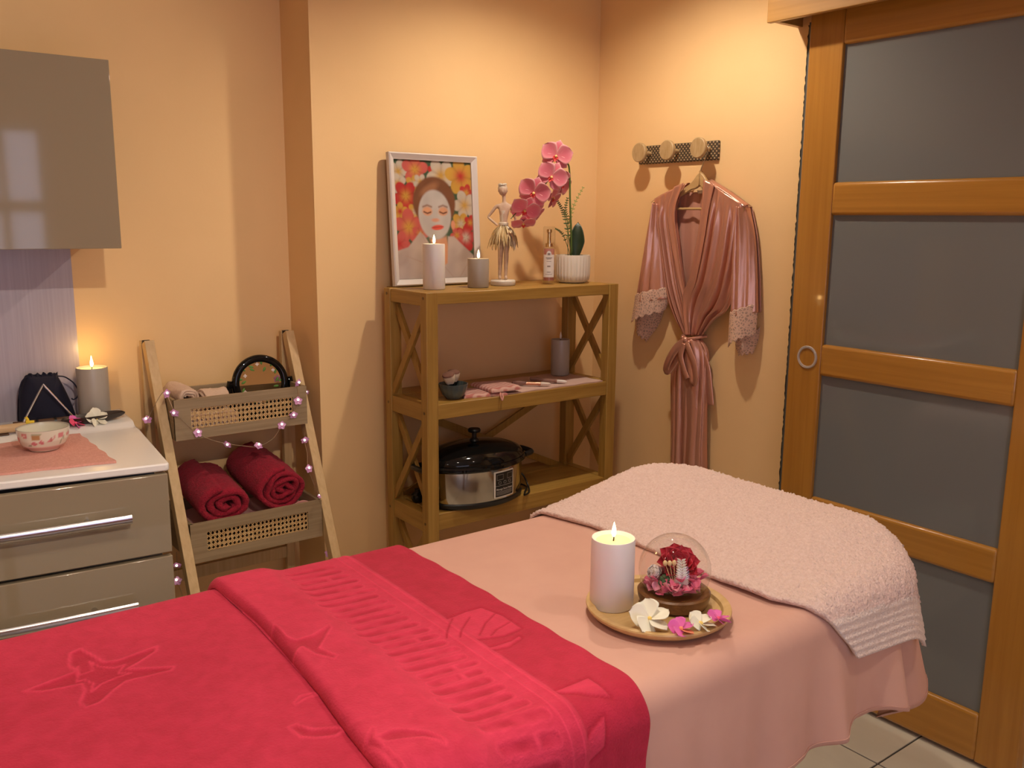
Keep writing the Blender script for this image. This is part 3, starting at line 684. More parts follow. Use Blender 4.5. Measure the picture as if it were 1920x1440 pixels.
def rolled(name, label, c0, axis, r, length, mat, group, squash=0.75, turns=3.0, th=0.011, seed=0, start=0.4, n=110, mess=0.0):
    """towel rolled up: an Archimedean spiral of real cloth swept along `axis` from c0 (the front end)"""
    ax = np.array(axis, float); ax /= np.linalg.norm(ax); up = np.array([0, 0, 1.0]); e = np.cross(up, ax); e /= np.linalg.norm(e); g = np.cross(ax, e)
    th_ = np.linspace(0, turns*2*pi, n); rad = 0.010+(r-0.010-th/2)*(th_/th_[-1])
    rn = np.random.default_rng(seed)
    wob = 1+mess*(0.5*np.sin(th_*2.3+seed)+0.5*np.sin(th_*3.7+2*seed))*(1-th_/th_[-1])
    cx = rad*wob*np.cos(th_+start); cy = rad*wob*np.sin(th_+start)*squash
    tx = np.gradient(cx); ty = np.gradient(cy); ln = np.hypot(tx, ty); nx, ny = ty/ln, -tx/ln
    m = 26; outer, inner = [], []
    for i in range(m):
        t = i/(m-1); tt = t*length
        lip = 0.6+0.4*math.sqrt(max(0, 1-(1-min(1, min(t, 1-t)*length/0.008))**2))
        w = th/2*lip*(0.94)+0.0008*rn.normal(size=n)
        puff = 1+0.03*math.sin(t*pi)
        dz = 0.002*np.sin(th_*3+t*5)
        ends = 0.004*np.sin(th_*1.3+seed)*(1 if i == 0 else 0)
        for lst, sg in ((outer, 1), (inner, -1)):
            lst.append(c0+np.outer((cx*puff+nx*w*sg), e)+np.outer((cy*puff+ny*w*sg)+dz, g)+np.outer(np.full(n, tt)+ends, ax))
    o = mk(name, MB().shell(np.array(outer), np.array(inner)), mat, None, angle=180, loc=tuple(c0-np.array([0, 0, r*squash])))
    return tag(o, label, 'towel', group)
def cloth_slab(name, mat, A, B_, z, th=0.004, noise=0.0015, parent=None, loc=None, seed=1, attrs=None):
    Tg = np.stack([A, B_, z+th+noise*vnoise(A, B_, 60, seed)], -1); Bg = np.stack([A, B_, z+0*A+0.0004], -1)
    return mk(name, MB().shell(Tg, Bg), mat, parent, angle=60, loc=loc, attrs=attrs)
def quadgrid(p00, p10, p11, p01, n=40, m=40):
    u = np.linspace(0, 1, n)[None, :, None]; v = np.linspace(0, 1, m)[:, None, None]
    q = (1-u)*(1-v)*np.array(p00)+u*(1-v)*np.array(p10)+u*v*np.array(p11)+(1-u)*v*np.array(p01)
    return q[..., 0], q[..., 1]

# ================================================================== on the massage table: tray with candle, dome and flowers
TZ = ZS+0.0015
BAM = wood('bamboo', (0.62, 0.41, 0.18), (0.53, 0.33, 0.125), 'x', 0.4, 0.15, 60, 8)
DWOOD = wood('dark_walnut', (0.20, 0.085, 0.022), (0.13, 0.05, 0.012), 'x', 0.35, 0.2, 160, 20)
tx_, ty_ = 1.125, 1.045
tr_ = mk('serving_tray', MB().lathe([(0, 0), (0.100, 0), (0.116, 0.004), (0.127, 0.012), (0.130, 0.018), (0.129, 0.0205), (0.122, 0.021), (0.115, 0.019), (0.112, 0.013), (0.106, 0.0105), (0, 0.0105)], (tx_, ty_, TZ), 64), BAM, None, loc=(tx_, ty_, TZ))
tag(tr_, 'round light wooden tray on the blush sheet holding candle and glass dome', 'tray')
TT = TZ+0.0107
candle('tall white pillar candle with a glowing wick on the round wooden tray', 1.067, 1.105, TT, 0.0395, 0.128, WAXW, watts=0.055)
dx_, dy_ = 1.163, 1.043
dm = thing('flower_dome', 'glass dome with a preserved red rose on the wooden tray', 'ornament', (dx_, dy_, TT))
mk('wooden_base', MB().lathe([(0, 0), (0.055, 0), (0.061, 0.004), (0.065, 0.016), (0.066, 0.025), (0.063, 0.028), (0.056, 0.0265), (0.050, 0.0215), (0, 0.0215)], (dx_, dy_, TT), 56), DWOOD, dm)
gz = TT+0.022; gr = 0.065
prof = [(gr*math.sin(a), gz+0.044-gr*math.cos(a)-0) for a in np.linspace(0.84, pi, 30)]
prof = [(max(r_, 0), z_) for r_, z_ in prof]; prof[-1] = (0, prof[-1][1])
gl = MB(); gl.v = []; outer = MB().lathe([(r_, z_) for r_, z_ in prof], (dx_, dy_, 0), 48); outer.f = outer.f[:-0 or None]
outer.f = [q for q in outer.f if len(q) <= 4]
mk('glass_dome', outer, GLASS, dm, angle=180)
ROSE = P('rose_petal', (0.55, 0.012, 0.045), 0.6); FILL = P('pink_dried_petal', (0.78, 0.14, 0.26), 0.7); FILL2 = P('pale_dried_petal', (0.84, 0.30, 0.40), 0.7)
rz = gz+0.044; rc = np.array([dx_+0.012, dy_+0.006, rz])
Rr = frame_to((-0.25, -0.45, 0.75), (0, 1, 0.2))
rose = mk('rose', MB().ball((0, 0, 0.012), 0.010, 12, 8).xf(Rr, rc), ROSE, dm)
for ring, (cnt, rr_, tilt, sz) in enumerate(((4, 0.005, 1.25, 0.024), (5, 0.009, 0.95, 0.030), (6, 0.013, 0.6, 0.034), (8, 0.015, 0.25, 0.035))):
    for k in range(cnt):
        Tg, Bg = petal(sz*1.15, sz, 0.5, 0.35, tip=0.7)
        Q = Rr@rotz(2*pi*k/cnt+ring*0.6)@rotx(tilt)
        pos = rc+Rr@rotz(2*pi*k/cnt+ring*0.6)@np.array([0, rr_*0.6, 0])
        mk('rose_petal', MB().shell(put(Tg, Q, pos), put(Bg, Q, pos)), ROSE, rose, angle=180)
rn = np.random.default_rng(11)
for k in range(130):
    a_ = rn.uniform(0, 2*pi); q_ = 0.053*math.sqrt(rn.uniform(0, 1)); hh_ = rn.uniform(0.004, 0.032)*(1-(q_/0.085)**2)+0.002
    Tg, Bg = petal(0.021, 0.019, 0.4, 0.35, 5, 6, tip=0.75, rnd=0.55)
    Q = rotz(rn.uniform(0, 6.28))@rotx(rn.uniform(-0.5, 0.9))@roty(rn.uniform(-0.6, 0.6)); rmx = math.sqrt(max(0.0004, 0.065**2-(0.044-hh_)**2))-0.011; q_ = min(q_, rmx)*0.95 if q_ < rmx else rmx*rn.uniform(0.6, 1.0); pos = (dx_+q_*math.cos(a_), dy_+q_*math.sin(a_), gz+hh_)
    mk('dried_petal', MB().shell(put(Tg, Q, pos), put(Bg, Q, pos)), (FILL, FILL, FILL2)[k % 3], dm, angle=180)
BLEACH = P('bleached_fern', (0.80, 0.72, 0.62), 0.7); SEED = P('seed_head', (0.78, 0.58, 0.30), 0.6); HYD = P('white_hydrangea', (0.80, 0.68, 0.62), 0.8); MOSS = P('moss', (0.04, 0.13, 0.05), 0.9)
# towards the camera from the dome
tc_ = np.array([-0.72, -0.69, 0.0]); sd_ = np.array([0.69, -0.72, 0.0])
f0 = np.array([dx_, dy_, gz+0.012])+tc_*0.022+sd_*0.012
fr = MB(); sp_ = spline([f0, f0+[0, 0, 0.025]+tc_*0.006, f0+np.array([0, 0, 0.055])+sd_*(-0.002)], 14); fr.tube(sp_, 0.0008, 5)
for i in range(2, 14):
    for s_ in (-1, 1):
        Tg, Bg = petal(0.006, 0.019*(1-0.5*i/14), 0.2, 0.1, 3, 5); dirv = sd_*s_+np.array([0, 0, 0.75]); zax = tc_
        y_ = dirv/np.linalg.norm(dirv); x_ = np.cross(y_, zax); Q = np.stack([x_, y_, zax], 1); fr.shell(put(Tg, Q, sp_[i]), put(Bg, Q, sp_[i]))
mk('bleached_fern', fr, BLEACH, dm, angle=180)
sd2 = MB()
for k in range(5):
    b0 = np.array([dx_, dy_, gz+0.015])+tc_*0.02; tp = b0+sd_*(-0.018+0.008*k)+np.array([0, 0, 0.045+0.008*rn.uniform(-1, 1)])
    sd2.tube(spline([b0, (b0+tp)/2+tc_*0.004, tp], 6), 0.0006, 5); sd2.ball(tp, 0.0042, 8, 6, sz=1.3)
mk('seed_stems', sd2, SEED, dm)
hb_ = MB(); hc = np.array([dx_, dy_, gz+0.036])-sd_*0.036+tc_*0.006
for k in range(170):
    v_ = rn.normal(size=3); v_ /= np.linalg.norm(v_); Tg, Bg = petal(0.0075, 0.008, 0.3, 0.2, 3, 4); Q = frame_to(v_, (0.1, 0.2, 1)); p_ = hc+v_*0.012*rn.uniform(0.5, 1.1); hb_.shell(put(Tg, Q, p_), put(Bg, Q, p_))
mk('white_blossom_tuft', hb_, HYD, dm, angle=180)
ms = MB(); mc = np.array([dx_, dy_, gz+0.027])-sd_*0.018+tc_*0.020
for k in range(26):
    v_ = rn.normal(size=3); v_ /= np.linalg.norm(v_); ms.ball(mc+v_*0.008, 0.0045, 6, 5)
mk('green_moss', ms, MOSS, dm)
def lay(pos, tilt, az): return rotz(az)@rotx(tilt), pos
def table_flower(label, pos, R, big, mats, centre):
    petals_flower('frangipani', label, 'flower', pos, R, 5, 0.031*big, 0.030*big, mats, centre, 'foam frangipani flowers on the tray')
bp_ = on(1218, 1160, 2, TT+0.020); table_flower('large cream frangipani leaning on the candle, leftmost on the wooden tray', bp_, rotz(-0.5)@rotx(0.50), 1.25, [FRW], FRY)
bp_ = on(1277, 1179, 2, TT+0.014); table_flower('pink frangipani with orange heart between two cream flowers on the tray', bp_, rotz(-0.4)@rotx(0.30), 0.80, [FRP, FRP, FRP, FRO, FRP], FRO)
bp_ = on(1314, 1169, 2, TT+0.016); table_flower('small cream frangipani at the right front of the wooden tray', bp_, rotz(0.2)@rotx(0.35), 0.86, [FRW], FRY)
bp_ = on(1347, 1160, 2, TT+0.018); table_flower('pink frangipani at the right rim of the wooden tray', bp_, rotz(1.0)@rotx(0.30), 0.76, [FRP], FRR)

# ================================================================== on top of the shelf unit
PF_W, PF_H, PF_T = 0.0, 0.0, 0.0
pbl = on(738, 540, 1, 2.572); pbl[2] = ZT
fw_, fh_ = 0.345, 0.430
lean = math.asin((YB-0.022-2.578)/fh_)
Rf = rotx(-0)  # frame local: x right, y up the frame, z out of the picture
xf_ = np.array([1, 0.0, 0.0]); yf_ = np.array([0, math.sin(lean), math.cos(lean)]); zf_ = np.cross(xf_, yf_)
RF = np.stack([xf_, yf_, zf_], 1); pf0 = np.array([pbl[0], 2.578, ZT+0.002])
pf = thing('picture_frame', 'white-framed print of a woman with a face mask among flowers, leaning on the wall', 'picture', pf0)
bw = 0.021
WFR = P('white_frame_paint', (0.66, 0.60, 0.57), 0.4)
prf = [(0.0, 0.0), (0.0, 0.017), (0.004, 0.020), (bw-0.004, 0.012), (bw, 0.010), (bw, 0.0)]
def frame_side(p, q, r_, s):   # mitred side between outer corners p,q and inner r,s
    rows = []
    for w_, z_ in prf:
        t_ = w_/bw; a_ = np.array(p)+(np.array(r_)-p)*t_; b_ = np.array(q)+(np.array(s)-q)*t_
        rows.append([(a_[0], a_[1], z_), (b_[0], b_[1], z_)])
    m_ = MB().grid(np.array(rows)); n_ = len(m_.v); m_.f += [tuple(range(0, n_, 2)), tuple(range(1, n_, 2))[::-1]]; return m_
o_ = [(0, 0), (fw_, 0), (fw_, fh_), (0, fh_)]; i_ = [(bw, bw), (fw_-bw, bw), (fw_-bw, fh_-bw), (bw, fh_-bw)]
for k in range(4):
    mk('frame_side', frame_side(o_[k], o_[(k+1) % 4], i_[k], i_[(k+1) % 4]).xf(RF, pf0), WFR, pf, smooth=False)
mk('backing', MB().box((0.004, 0.004, -0.006), (fw_-0.004, fh_-0.004, 0.003)).xf(RF, pf0), P('backing_board', (0.2, 0.13, 0.08), 0.8), pf, smooth=False)
# the print: painted on a fine grid, u right, v up (0..1)
nu, nv = 150, 190
U, V = np.meshgrid(np.linspace(0, 1, nu), np.linspace(0, 1, nv)); asp = (fh_-2*bw)/(fw_-2*bw)
col = np.zeros((nv, nu, 3)); col[:] = (0.05, 0.09, 0.05)
def paint(mask, c): m_ = np.clip(mask, 0, 1)[..., None]; col[:] = col*(1-m_)+np.array(c)*m_
def sdm(sd, soft=0.008): return smooth(0.5-sd/soft/2)
def blossom(u0, v0, r_, c, c2, rot, k=5):
    du, dv = U-u0, (V-v0)*asp; rad = np.hypot(du, dv); ang = np.arctan2(dv, du)+rot
    edge = r_*(0.62+0.38*np.abs(np.cos(ang*k/2)))
    paint(sdm(rad-edge, 0.012), c); paint(sdm(rad-edge, 0.012)*np.exp(-(rad/(r_*0.35))**2), c2)
    paint(sdm(rad-edge, 0.012)*0.35*np.clip(1-np.abs(np.cos(ang*k/2))*1.6, 0, 1), (c[0]*0.5, c[1]*0.4, c[2]*0.4))
CO, WH, YE, RD = (0.50, 0.10, 0.085), (0.48, 0.41, 0.33), (0.50, 0.28, 0.05), (0.42, 0.035, 0.035)
for u0, v0, r_, c, c2, rot in ((0.06, 0.90, .13, WH, YE, 0), (0.27, 0.92, .17, CO, YE, 1), (0.52, 0.90, .10, RD, YE, 0), (0.60, 0.88, .19, WH, YE, .4), (0.86, 0.88, .21, YE, RD, .8), (0.24, 0.80, .10, YE, WH, 0), (0.05, 0.80, .11, WH, YE, 2),
                              (0.14, 0.70, .17, RD, YE, .3), (0.33, 0.82, .09, WH, YE, .2), (0.06, 0.57, .10, YE, RD, 1), (0.25, 0.57, .10, YE, WH, 1.4), (0.93, 0.74, .10, RD, YE, 0), (0.90, 0.63, .17, WH, YE, .6), (0.84, 0.47, .13, YE, WH, .2),
                              (0.16, 0.44, .20, CO, YE, .9), (0.03, 0.30, .14, CO, RD, .1), (0.30, 0.38, .11, CO, YE, 0), (0.90, 0.35, .16, RD, WH, 1.2), (0.97, 0.48, .09, RD, YE, 0), (0.78, 0.37, .09, CO, YE, .5)):
    blossom(u0, v0, r_, c, c2, rot)
E2 = lambda u0, v0, a_, b_, rot=0: (lambda du, dv: np.hypot((du*math.cos(rot)+dv*math.sin(rot))/a_, (-du*math.sin(rot)+dv*math.cos(rot))/b_)-1)(U-u0, (V-v0)*asp)
paint(sdm(E2(0.50, 0.65, 0.275, 0.28, 0.2), 0.06), (0.17, 0.07, 0.035)); paint(sdm(E2(0.44, 0.76, 0.12, 0.05, 0.5), 0.5)*0.5, (0.42, 0.20, 0.10))
robe_ = poly_sd(U, V, [(0.0, 0.0), (0.0, 0.24), (0.14, 0.27), (0.30, 0.40), (0.36, 0.36), (0.58, 0.10), (0.64, 0.13), (0.66, 0.36), (0.74, 0.36), (0.98, 0.20), (1.0, 0.19), (1.0, 0.0)])
paint(sdm(poly_sd(U, V, [(0.42, 0.34), (0.64, 0.36), (0.70, 0.14), (0.60, 0.06), (0.50, 0.16)]), 0.02), (0.60, 0.28, 0.15))
paint(sdm(robe_, 0.01), (0.46, 0.37, 0.33)); paint(sdm(robe_, 0.01)*np.clip(vnoise(U, V*1.6, 14, 9)*1.2, 0, 0.6), (0.36, 0.27, 0.23))
for pl in ([(0.60, 0.10), (0.72, 0.0)], [(0.98, 0.2), (0.80, 0.0)], [(0.30, 0.40), (0.42, 0.24), (0.58, 0.10)], [(0.1, 0.2), (0.32, 0.14)]):
    paint(np.exp(-(line_d(U, V, pl)/0.006)**2)*0.5, (0.40, 0.28, 0.23))
paint(sdm(E2(0.735, 0.46, 0.028, 0.05), 0.3), (0.62, 0.27, 0.16))
paint(sdm(E2(0.50, 0.545, 0.210, 0.27, 0.05), 0.06), (0.47, 0.43, 0.40)); paint(sdm(E2(0.40, 0.50, 0.06, 0.2), 0.8)*0.35, (0.36, 0.31, 0.29)); paint(sdm(E2(0.56, 0.50, 0.09, 0.2), 0.9)*0.25, (0.56, 0.52, 0.49))
for u0, rot in ((0.405, -0.1), (0.61, 0.1)):
    paint(sdm(E2(u0, 0.575, 0.062, 0.048, rot), 0.3), (0.60, 0.30, 0.17)); paint(np.exp(-(line_d(U, V, [(u0-0.045, 0.570), (u0, 0.557), (u0+0.045, 0.568)])/0.007)**2), (0.10, 0.04, 0.03))
    paint(0.8*np.exp(-(line_d(U, V, [(u0-0.055, 0.612), (u0, 0.626), (u0+0.055, 0.612)])/0.009)**2), (0.22, 0.10, 0.06))
paint(0.5*np.exp(-(line_d(U, V, [(0.525, 0.60), (0.53, 0.50)])/0.012)**2), (0.50, 0.42, 0.37)); paint(sdm(E2(0.505, 0.500, 0.05, 0.02), 0.5), (0.62, 0.30, 0.2))
paint(sdm(E2(0.53, 0.437, 0.078, 0.028, 0.08), 0.25), (0.66, 0.10, 0.07)); paint(np.exp(-(line_d(U, V, [(0.455, 0.436), (0.53, 0.440), (0.605, 0.445)])/0.004)**2)*0.7, (0.28, 0.03, 0.03))
col *= (1+0.10*vnoise(U, V*asp, 25, 41))[..., None]; col = np.clip(col, 0.004, 1)
G = np.stack([bw+U*(fw_-2*bw), bw+V*(fh_-2*bw), np.full_like(U, 0.0045)], -1)
rgba = np.concatenate([col.reshape(-1, 3), np.ones((nu*nv, 1))], 1)
pr = mk('print', MB().grid(G).xf(RF, pf0), P('printed_paper', (1, 1, 1), 0.25, attr=('ink',), spec=0.4), pf, smooth=False, attrs={'ink': rgba})
pr['label'] = 'colour print of a resting woman with a white face mask among tropical flowers'

candle('white pillar candle in front of the framed picture', 1.530, 2.440, ZT, 0.0355, 0.143, WAXW, watts=0.05, pool=False)
candle('short grey pillar candle on top of the shelf between picture and figurine', 1.695, 2.430, ZT, 0.0352, 0.094, WAXG, watts=0.05, pool=False)

# dancer figurine
dc = on(943, 528, 1, 2.47); dc[2] = ZT
fg = thing('dancer_figurine', 'slim dancer figurine with leaf skirt on a white round base', 'figurine', dc)
mk('base', MB().lathe([(0, 0), (0.041, 0), (0.043, 0.003), (0.043, 0.014), (0.040, 0.018), (0, 0.018)], dc, 40), P('white_resin', (0.74, 0.68, 0.60), 0.5), fg)
FIG = P('pale_resin_figure', (0.60, 0.43, 0.31), 0.45, var=((0.50, 0.34, 0.24), (60, 60, 60), 2)); SKV = P('silver_leaf', (0.66, 0.58, 0.47), 0.45, 0.15); SKG = P('champagne_leaf', (0.66, 0.50, 0.27), 0.4, 0.2)
s_r = np.array([0.80, -0.60, 0.0]); s_f = np.array([-0.60, -0.80, 0.0])    # figure's image-right and towards-viewer axes
def fp(a_, h_, f_=0.0): return dc+s_r*a_+s_f*f_+np.array([0, 0, h_])
def limb(m_, pts, rad, n=10): m_.tube(spline(pts, len(pts)*4), np.interp(np.linspace(0, 1, len(pts)*4), np.linspace(0, 1, len(rad)), rad), n)
import bmesh
sk_pts = [fp(0.000, 0.185), fp(0.001, 0.215), fp(0.002, 0.235), fp(0.003, 0.262), fp(0.003, 0.276), fp(0.001, 0.300), fp(-0.003, 0.322),          # 0-6 pelvis..head
          fp(-0.024, 0.265), fp(-0.052, 0.228), fp(-0.018, 0.200, 0.010),                                   # 7-9 arm on the image left
          fp(0.024, 0.266), fp(0.042, 0.222, -0.01), fp(0.030, 0.196, -0.004),                               # 10-12 other arm
          fp(-0.007, 0.165), fp(-0.009, 0.100, 0.004), fp(-0.011, 0.030), fp(-0.010, 0.0205, 0.012),             # 13-16 leg
          fp(0.008, 0.165), fp(0.011, 0.100, 0.006), fp(0.009, 0.030, 0.004), fp(0.012, 0.0205, 0.016)]             # 17-20 leg
sk_e = [(0, 1), (1, 2), (2, 3), (3, 4), (4, 5), (5, 6), (3, 7), (7, 8), (8, 9), (3, 10), (10, 11), (11, 12), (0, 13), (13, 14), (14, 15), (15, 16), (0, 17), (17, 18), (18, 19), (19, 20)]
sk_r = [0.017, 0.0125, 0.016, 0.016, 0.0065, 0.0065, 0.011, 0.0068, 0.0046, 0.0045, 0.0068, 0.0046, 0.0050, 0.0115, 0.0092, 0.0055, 0.0055, 0.0115, 0.0092, 0.0055, 0.0055]
me = bpy.data.meshes.new('figure'); me.from_pydata([tuple(p-dc) for p in sk_pts], sk_e, []); me.materials.append(FIG)
fo = bpy.data.objects.new('figure', me); C.objects.link(fo); fo.parent = fg
sm = fo.modifiers.new('skin', 'SKIN'); sm.use_smooth_shade = True
for i, vt in enumerate(me.skin_vertices[0].data if len(me.skin_vertices) else []): vt.radius = (sk_r[i], sk_r[i])
if not len(me.skin_vertices):
    bmm = bmesh.new(); bmm.from_mesh(me); ly = bmm.verts.layers.skin.verify()
    for i, vt in enumerate(bmm.verts): vt[ly].radius = (sk_r[i], sk_r[i]); vt[ly].use_root = (i == 0)
    bmm.to_mesh(me); bmm.free()
sb = fo.modifiers.new('smooth', 'SUBSURF'); sb.levels = 2; sb.render_levels = 2
hd_ = MB().ball(fp(-0.002, 0.316, 0.002), 0.0145, 18, 12, sz=1.18); hd_.ball(fp(-0.002, 0.312, 0.016), 0.0025, 8, 6, sz=1.6)
for s_ in (-1, 1): hd_.ball(fp(-0.002+0.0135*s_, 0.315, 0.0), 0.003, 8, 6, sz=1.3)
mk('head', hd_, FIG, fg)
fcm = MB()
for s_ in (-1, 1): fcm.ball(fp(-0.002+0.005*s_, 0.318, 0.0142), 0.0016, 8, 6, sz=0.7)
fcm.ball(fp(-0.002, 0.3045, 0.0135), 0.0022, 8, 6, sz=0.5); mk('eyes_and_mouth', fcm, P('figure_detail', (0.22, 0.12, 0.09), 0.6), fg)
hr2 = MB().ball(fp(-0.003, 0.323, -0.003), 0.0165, 16, 10, sz=1.0)
for k in range(16):
    a_ = rn.uniform(0, 6.28); q_ = rn.uniform(0.004, 0.014); hr2.ball(fp(-0.003+q_*math.cos(a_), 0.334+0.003*rn.uniform(), -0.003+q_*math.sin(a_)), 0.0045, 7, 5)
mk('hair', hr2, SKV, fg)
mk('bodice', MB().lathe([(0.0125, 0.206), (0.0135, 0.218), (0.0155, 0.238), (0.0165, 0.250), (0.015, 0.2505)], fp(0.0015, 0.0)-np.array([0, 0, 0.0]), 24, 1.0, 0.85), SKV, fg)
for k in range(84):
    a_ = 2*pi*k/84*3+0.1*k; lay_ = k % 3; h0 = 0.205-0.008*lay_; l_ = 0.066+0.014*rn.uniform()
    dirv = np.array([math.cos(a_), math.sin(a_), 0]); out = 0.30+0.75*rn.uniform()
    y_ = np.array([dirv[0]*out, dirv[1]*out, -1.0]); y_ /= np.linalg.norm(y_); x_ = np.cross(y_, dirv); x_ /= np.linalg.norm(x_); Q = np.stack([x_, y_, np.cross(x_, y_)], 1)
    Tg, Bg = petal(0.011, l_, -0.25+0.3*rn.uniform(), 0.35, 4, 7, tip=0.8, twist=0.4*rn.normal()); p_ = fp(0.001, h0)+dirv*0.012
    mk('skirt_leaf', MB().shell(put(Tg, Q, p_), put(Bg, Q, p_)), SKG if (k*7 % 5) else SKV, fg, angle=180)
mk('waistband', MB().lathe([(0.0135, 0.200), (0.0165, 0.203), (0.0165, 0.209), (0.0135, 0.212)], fp(0.001, 0), 20), SKV, fg)

# body mist bottle
bt = on(1028.5, 530, 1, 2.435); bt[2] = ZT
mb_ = thing('mist_bottle', 'clear pink body mist bottle with white label beside the orchid pot', 'bottle', bt)
br_ = 0.0215
bo = MB().lathe([(br_-0.002, 0.0), (br_, 0.002), (br_, 0.124), (br_-0.003, 0.130), (0.013, 0.132)], bt, 36); bo.f = [q for q in bo.f if len(q) <= 4]
mk('bottle_glass', bo, GLASS, mb_, angle=60)
mk('glass_foot', MB().lathe([(0, 0.001), (br_-0.003, 0.001), (br_-0.003, 0.012), (0, 0.012)], bt, 30), GLASS, mb_)
mk('pink_liquid', MB().lathe([(0, 0.012), (br_-0.003, 0.012), (br_-0.003, 0.122), (0, 0.122)], bt, 30), P('pink_mist', (0.70, 0.30, 0.25), 0.2, trans=0.3), mb_)
cp_ = MB().lathe([(br_-0.0005, 0.132), (br_-0.0005, 0.194), (br_-0.003, 0.198), (0, 0.198)], bt, 36); cp_.f = [q for q in cp_.f if len(q) <= 4]
mk('clear_cap', cp_, GLASS, mb_, angle=60)
mk('spray_nozzle', MB().lathe([(0, 0.128), (0.013, 0.128), (0.013, 0.140), (0.007, 0.142), (0.0065, 0.176), (0.009, 0.178), (0.009, 0.188), (0, 0.190)], bt, 24), P('gold_metal', (0.72, 0.52, 0.25), 0.25, 1.0), mb_)
aa = math.atan2(-0.77, -0.63); LABG = []
lab = MB(); th_ = np.linspace(aa-0.95, aa+0.95, 20)
lab.grid(np.array([[(bt[0]+(br_+0.0006)*math.cos(t), bt[1]+(br_+0.0006)*math.sin(t), ZT+z_) for t in th_] for z_ in (0.024, 0.102)]))
lb = mk('label', lab, P('label_paper', (0.72, 0.66, 0.62), 0.5), mb_, angle=180)
th2 = np.linspace(aa-0.4, aa+0.4, 10)
mk('label_crest', MB().grid(np.array([[(bt[0]+(br_+0.0006)*math.cos(aa+(t-aa)*w_), bt[1]+(br_+0.0006)*math.sin(aa+(t-aa)*w_), ZT+z_) for t in th2] for z_, w_ in ((0.102, 1), (0.108, 0.95), (0.113, 0.6), (0.115, 0.1))])), MATS['label_paper'], lb, angle=180)
mkk = MB()
for z_, hw_, hh_ in ((0.104, 0.22, 0.0035), (0.091, 0.5, 0.0012), (0.087, 0.35, 0.0008), (0.079, 0.38, 0.0008), (0.062, 0.25, 0.0022), (0.042, 0.3, 0.0008), (0.034, 0.55, 0.0006)):
    tt_ = np.linspace(aa-hw_, aa+hw_, 8); mkk.grid(np.array([[(bt[0]+(br_+0.0010)*math.cos(t), bt[1]+(br_+0.0010)*math.sin(t), ZT+z_+q) for t in tt_] for q in (-hh_, hh_)]))
mk('label_print', mkk, P('label_ink', (0.25, 0.20, 0.18), 0.6), lb)

# potted orchid
pc_ = on(1073, 524, 1, 2.445); pc_[2] = ZT
orc = thing('potted_orchid', 'pink artificial orchid with fern in a ribbed white pot', 'plant', pc_)
rib = lambda a_, z_: 0.045*abs(math.cos(a_*15)) if 0.008 < z_ < 0.092 else 0.01
potp = [(0, 0), (0.044, 0), (0.052, 0.004), (0.058, 0.012), (0.0605, 0.03), (0.0612, 0.06), (0.0612, 0.088), (0.0618, 0.094), (0.0610, 0.0985), (0.056, 0.0985), (0.054, 0.088), (0, 0.086)]
mk('pot', MB().lathe(potp, pc_, 120, rib=rib), P('white_ceramic', (0.74, 0.68, 0.58), 0.35), orc, angle=60)
mk('moss_top', MB().lathe([(0, 0.092), (0.04, 0.091), (0.0535, 0.0885), (0.0535, 0.087), (0, 0.087)], pc_, 24), P('dark_moss', (0.03, 0.035, 0.015), 0.9), orc)
STEM = P('orchid_stem', (0.09, 0.14, 0.025), 0.5); LEAF = P('orchid_leaf', (0.012, 0.030, 0.010), 0.35); FERN = P('fern_green', (0.07, 0.12, 0.03), 0.6); FERNY = P('fern_lime', (0.30, 0.32, 0.08), 0.6)
yS = pc_[1]
def Q_(px_, py_, dy=0.0): return on(px_, py_, 1, yS+dy)
s0_ = pc_+np.array([-0.006, 0, 0.09])
stem = spline([s0_, Q_(1071, 440), Q_(1069, 380), Q_(1068, 325), Q_(1064, 306, -0.005), Q_(1050, 300, -0.015), Q_(1030, 335, -0.02), Q_(1000, 372, -0.02), Q_(975, 392, -0.02), Q_(958, 410, -0.02)], 60)
mk('flower_stem', MB().tube(stem, np.interp(np.linspace(0, 1, 60), [0, 0.5, 1], [0.0036, 0.0030, 0.0016]), 8), STEM, orc)
lw_ = MB(); Tg, Bg = petal(0.056, 0.140, 0.06, 0.14, 11, 22, tip=0.75, th=0.002, rnd=0.45)
Q = frame_to((-0.62, -0.75, 0.15), (0.06, 0.0, 1)); l0 = pc_+np.array([0.004, -0.012, 0.078])
mk('leaf', lw_.shell(put(Tg, Q, l0), put(Bg, Q, l0)), LEAF, orc, angle=180)
def frond(pts, mat, ln=0.016, n=16):
    s = spline(pts, n); m_ = MB().tube(s, 0.0012, 5)
    for i in range(3, n):
        tdir = s[i]-s[i-1]; tdir /= np.linalg.norm(tdir); nz = np.array([-0.63, -0.77, 0.1]); sd = np.cross(nz, tdir)
        for q in (-1, 1):
            Tg, Bg = petal(0.0055, ln*(1-0.65*i/n), 0.1, 0.1, 3, 4); y_ = sd*q+tdir*0.5; y_ /= np.linalg.norm(y_); x_ = np.cross(y_, nz); Qm = np.stack([x_, y_, nz], 1)
            m_.shell(put(Tg, Qm, s[i]), put(Bg, Qm, s[i]))
    mk('fern_frond', m_, mat, orc, angle=180)
frond([pc_+np.array([-0.01, -0.01, 0.088]), Q_(1062, 420, -0.02), Q_(1055, 395, -0.02), Q_(1046, 378, -0.02)], FERN)
frond([pc_+np.array([0.0, 0.01, 0.088]), Q_(1066, 425, 0.015), Q_(1076, 385, 0.02), Q_(1093, 352, 0.02)], FERNY)
frond([pc_+np.array([-0.02, -0.015, 0.088]), Q_(1058, 445, -0.03), Q_(1050, 434, -0.04), Q_(1042, 429, -0.045)], FERN, 0.010, 12)
